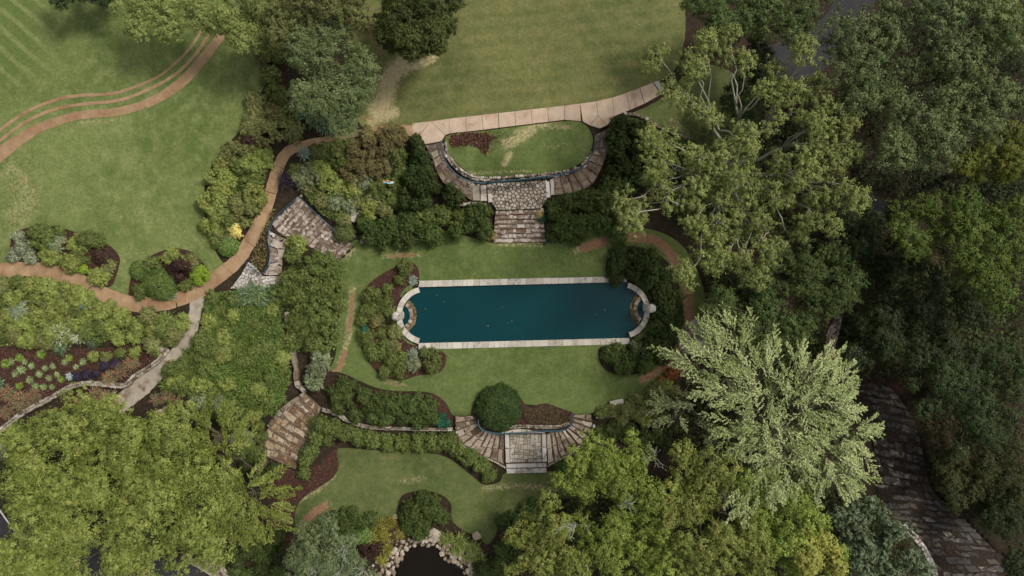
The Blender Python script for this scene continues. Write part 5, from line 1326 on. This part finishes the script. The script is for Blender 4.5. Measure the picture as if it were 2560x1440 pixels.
# ------------------------------------------------------------------ rocks round the pond
def rock_mesh(seed):
    g = np.random.default_rng(seed)
    bm = bmesh.new(); bmesh.ops.create_icosphere(bm, subdivisions=1, radius=1.0)
    for v in bm.verts:
        v.co *= g.uniform(.78, 1.12); v.co.z *= .7
    me = bpy.data.meshes.new('rock'); bm.to_mesh(me); bm.free()
    me.materials.append(M['rock'])
    for p in me.polygons: p.use_smooth = False
    return me
RM = [rock_mesh(s) for s in range(6)]
RING = [(1008,1381),(1024,1368),(1056,1362),(1092,1366),(1112,1396),(1126,1406),(1156,1420),(1185,1445),(1205,1400),(1185,1376),(1140,1366),(1112,1350),(1080,1336),(1030,1336),(1000,1358),(980,1380),(975,1410),(945,1430),(935,1450),(985,1450),(992,1420),(1000,1404)]
def rock(u, v, r, label, group=None, name='fieldstone', dz=0.0):
    zz = max(float(tz(u, v)), -2.32) if 930 < u < 1215 and v > 1330 else float(tz(u, v))
    o = link(name, R0.choice(RM), None, W(u, v, zz + 0.35 * r * S + dz))
    k = r * S
    o.scale = (k * R0.uniform(.85, 1.25), k * R0.uniform(.8, 1.1), k * R0.uniform(.7, 1.0)); o.rotation_euler = (R0.uniform(-.3, .3), R0.uniform(-.3, .3), R0.uniform(0, 6.28))
    return tag(o, label, 'rock', group)
for q in poisson(RING, (7, 12), 90, 5000):
    rock(q[0], q[1], R0.uniform(4.0, 9.5), 'rounded pale fieldstone in the rock edging around the dark pond', 'fieldstones edging the pond')
for q in poisson(catmull([(930,1450),(925,1420),(955,1390),(972,1352),(1005,1332),(1060,1330),(1100,1336),(1140,1352),(1190,1368),(1212,1395),(1200,1445),(1175,1440),(1150,1415),(1118,1400),(1100,1362),(1030,1355),(995,1385),(985,1430),(970,1450)], True, 10), (9, 14), 93, 4000):
    rock(q[0] + R0.uniform(-5, 5), q[1] + R0.uniform(-5, 5), R0.uniform(2.8, 6.5), 'rounded pale fieldstone in the rock edging around the dark pond', 'fieldstones edging the pond')
for u, v, r, l in [(1086,1333,15,'big upright grey boulder at the top of the pond rocks'), (990,1334,10,'pale boulder left above the pond rocks'), (988,1291,7,'small white rock at the upper left of the dome'), (1192,1340,13,'flat brown boulder at the foot of the lower lawn'), (977,1295,5,'tiny white rock beside a larger one left of the dome'),
                   (400,1030,9,'grey rock under the edge of the huge lime tree'), (414,1022,7,'small white rock by the coral flowers'), (404,872,9,'pale boulder where the curved wall meets the walk'), (1690,905,9,'pale rock at the red dirt path'), (1706,930,8,'long white rock near the rust shrub'),
                   (244,672,4,'small white stone in the island bed, left one'), (281,673,4,'small white stone in the island bed, right one'), (265,711,5,'small white stone at the island bed tip'), (905,604,7,'pale flat stone at the foot of the round clipped shrub'), (753,490,5,'small pale stone at the top corner of the blue rails'), (2120,745,6,'pale rock on the dim path')]:
    rock(u, v, r, l, None, 'rock')

def bench(label, c, ang, L, Wd, h, name='stone_bench'):
    e = tag(empty(name, G(*c)), label, 'bench'); e.rotation_euler = (0, 0, ang)
    def bx(x0, x1, y0, y1, z0, z1, nm):
        b = 0.03
        v = [(x0,y0,z0),(x1,y0,z0),(x1,y1,z0),(x0,y1,z0),(x0,y0,z1-b),(x1,y0,z1-b),(x1,y1,z1-b),(x0,y1,z1-b),(x0+b,y0+b,z1),(x1-b,y0+b,z1),(x1-b,y1-b,z1),(x0+b,y1-b,z1)]
        f = [(3,2,1,0),(0,1,5,4),(1,2,6,5),(2,3,7,6),(3,0,4,7),(4,5,9,8),(5,6,10,9),(6,7,11,10),(7,4,8,11),(8,9,10,11)]
        link(nm, mesh_pd(nm, v, f, M['coping']), e)
    bx(-L/2, L/2, -Wd/2, Wd/2, h - .14, h, 'seat')
    for s in (-1, 1): bx(s*L*.33 - .12, s*L*.33 + .12, -Wd*.4, Wd*.4, -.3, h - .142, 'support')
bench('pale stone slab bench on the bank below the pool lawn', (1541,1007), math.radians(12), 1.35, .7, .45)
bench('grey stone slab bench among the shrubs by the clipped ball', (888,540), math.radians(62), 1.25, .6, .5)

def box(parent, name, mat, c, d):
    v = [(c[0]+sx*d[0]/2, c[1]+sy*d[1]/2, c[2]+sz*d[2]/2) for sz in (-1,1) for sy in (-1,1) for sx in (-1,1)]
    f = [(0,2,3,1),(4,5,7,6),(0,1,5,4),(2,6,7,3),(0,4,6,2),(1,3,7,5)]
    return link(name, mesh_pd(name, v, f, mat), parent)
# slanted plant plaque on a post
e = tag(empty('garden_sign', G(208, 756)), 'blue slanted garden plaque beside the winding brown path', 'sign')
link('post', mesh_pd('post', *tube_mesh([(0,0,-.2),(0,0,.75)], .05, 8), M['metal']), e)
o = box(e, 'plaque', M['blue'], (0,0,.8), (1.0,.6,.05)); o.rotation_euler = (math.radians(16), 0, math.radians(-8))
p = box(o, 'white_panel', M['white'], (.02,.02,.83), (.34,.22,.012))
# painted ornament among the shrubs
e = tag(empty('garden_ornament', G(980, 463)), 'small pale blue and orange painted ornament among green shrubs', 'ornament')
link('stake', mesh_pd('stake', *tube_mesh([(0,0,-.2),(0,0,2.0)], .03, 6), M['metal']), e)
for k, (dx, dy, ln, mt) in enumerate([(-.25,-.02,.5,'cyan'),(.2,-.1,.55,'cyan'),(.35,-.02,.35,'white'),(-.05,.12,.35,'orange'),(-.42,.1,.18,'orange')]):
    o = box(e, 'painted_slat', M[mt], (dx, dy, 2.0 + k*.03), (ln, .13, .03))
# leaves drifting on the pool
g = np.random.default_rng(5)
LF = mesh_pd('floating_leaf', [(-.09,0,0),(-.02,.055,.012),(.09,0,.02),(-.02,-.055,.012)], [(0,3,2,1)], M['waterleaf'])
for (u, v) in [(1064,772),(1110,754),(1256,767),(1251,771),(1280,803),(1269,807),(1220,815),(1512,775),(1488,787),(1540,836),(1092,738),(1400,828)]:
    o = link('floating_leaf', LF, None, W(u, v, -0.205)); o.rotation_euler = (0, 0, g.uniform(0, 6.28)); s = g.uniform(.45, .9); o.scale = (s, s, s)
    tag(o, 'tiny pale fallen leaf drifting on the pool', 'leaf', 'leaves drifting on the pool')
# burgundy ground cover on the half-round turf, fallen leaves in it
def cover(name, label, poly, n, cols, size, seed, h=.1, off=.08):
    g = np.random.default_rng(seed); poly = np.asarray(poly, float)
    lo, hi = poly.min(0), poly.max(0)
    q = g.uniform(lo, hi, (n * 2, 2)); c = (lo + hi) / 2
    q = q[inside(poly, q[:, 0], q[:, 1])]
    k = len(q); p = W(q[:, 0], q[:, 1], tz(q[:, 0], q[:, 1]) + off + g.random(k) * h)
    ln = size * g.uniform(.6, 1.4, k)
    part = (p, unit(np.array([0, 0, 1.0]) + g.normal(0, .5, (k, 3))), g.normal(0, 1, (k, 3)), ln, ln * .6, leaf_cols(g, cols, k, None, .25))
    o = link(name, leaf_mesh(name, [part], np.zeros(3))); tag(o, label, None, None, 'stuff')
cover('ground_cover', 'burgundy ground cover patch on the half-round turf', catmull([(1126,342),(1150,334),(1200,333),(1232,338),(1245,345),(1225,352),(1222,372),(1210,385),(1195,366),(1160,362),(1130,366)], True), 1500, [(84,54,46),(104,66,54),(70,48,42),(124,88,70)], .17, 91, .18)
cover('ground_cover', 'sparse burgundy sprigs around the main patch', catmull([(1118,336),(1180,328),(1260,330),(1270,350),(1240,370),(1215,395),(1190,372),(1125,378)], True), 260, [(84,54,46),(112,78,60)], .14, 92, .1)
cover('ground_cover', 'low brownish groundcover beside the big round bush', catmull([(1312,1022),(1340,1020),(1365,1014),(1400,1024),(1425,1040),(1422,1056),(1380,1062),(1318,1060)], True), 1100, [(92,74,58),(108,84,66),(86,92,52),(74,60,50)], .15, 93, .12, .1)
cover('ground_cover', 'low mixed sprigs in the bed beside the wavy blue rail', catmull([(690,520),(676,560),(664,600),(668,640),(650,676),(628,655),(640,610),(662,560),(676,526)], True), 900, [(104,110,66),(126,124,80),(96,76,54),(150,130,80)], .17, 94, .25, .05)
cover('ground_cover', 'trailing stems over the bed by the pond', catmull([(980,1310),(1010,1320),(1010,1345),(985,1360),(960,1350)], True), 260, [(120,112,60),(96,80,56)], .2, 95, .15, .05)

cover('ground_cover', 'green low planting covering the slope left of the low wall', catmull([(530,735),(690,735),(705,800),(715,880),(725,950),(690,1005),(640,1050),(560,1010),(470,985),(430,950),(490,880),(510,800)], True), 11000, [(76,96,42),(94,114,50),(112,126,64)], .2, 96, .5, .02)
cover('ground_cover', 'green low planting in the bed below the winding path', catmull([(-40,705),(80,700),(150,712),(200,735),(260,765),(330,790),(420,790),(462,790),(455,840),(415,868),(330,856),(200,850),(100,855),(-40,855)], True), 9000, [(100,116,54),(124,138,68),(142,150,84)], .19, 97, .4, .02)
cover('ground_cover', 'green low planting above the diagonal stairs', catmull([(760,470),(800,400),(900,380),(1000,370),(1020,450),(1000,520),(900,530),(860,560),(800,530)], True), 6000, [(84,100,48),(104,120,60),(120,130,74)], .19, 98, .4, .02)
cover('ground_cover', 'green low planting left of brown path bend', catmull([(610,330),(680,375),(666,430),(648,500),(622,560),(595,585),(545,605),(522,560),(518,490),(535,430),(570,390)], True), 5000, [(94,110,50),(116,130,62),(134,142,76)], .19, 99, .4, .02)
cover('ground_cover', 'low greenery between the shrubs west of the pool lawn', catmull([(700,690),(760,650),(840,660),(845,760),(830,840),(760,880),(720,860),(705,780)], True), 5000, [(66,84,40),(84,100,50)], .18, 100, .4, .02)

cover('leaf_litter', 'dead leaves and twigs lying on the dark mossy stairs', st_wood.poly, 2600, [(64,52,40),(82,66,50),(52,54,34),(100,86,66)], .16, 101, .1, .42)
cover('leaf_litter', 'few fallen leaves scattered over the west lawn', catmull(LW, True, 20), 900, [(150,136,92),(128,104,70),(160,150,110)], .08, 102, .02, .06)
cover('leaf_litter', 'few fallen leaves scattered over the upper lawn', catmull(LN, True, 20), 700, [(150,132,88),(124,98,66),(160,146,104)], .09, 103, .02, .06)
cover('leaf_litter', 'bark chips and fallen leaves over the dark red mulch', catmull([(660,1150),(700,1165),(740,1172),(800,1160),(838,1122),(846,1160),(834,1190),(798,1217),(758,1243),(739,1272),(736,1320),(742,1350),(720,1400),(660,1420),(640,1350),(690,1260),(670,1190)], True, 12), 1800, [(108,74,58),(84,56,46),(136,104,82)], .12, 104, .04, .04)
cover('leaf_litter', 'bark chips over the mulch bed behind the curved wall', catmull([(0,862),(120,868),(260,870),(330,860),(400,872),(390,900),(330,940),(310,962),(210,956),(120,995),(0,1060)], True, 12), 2200, [(110,76,60),(88,60,50),(138,108,86)], .12, 105, .04, .04)
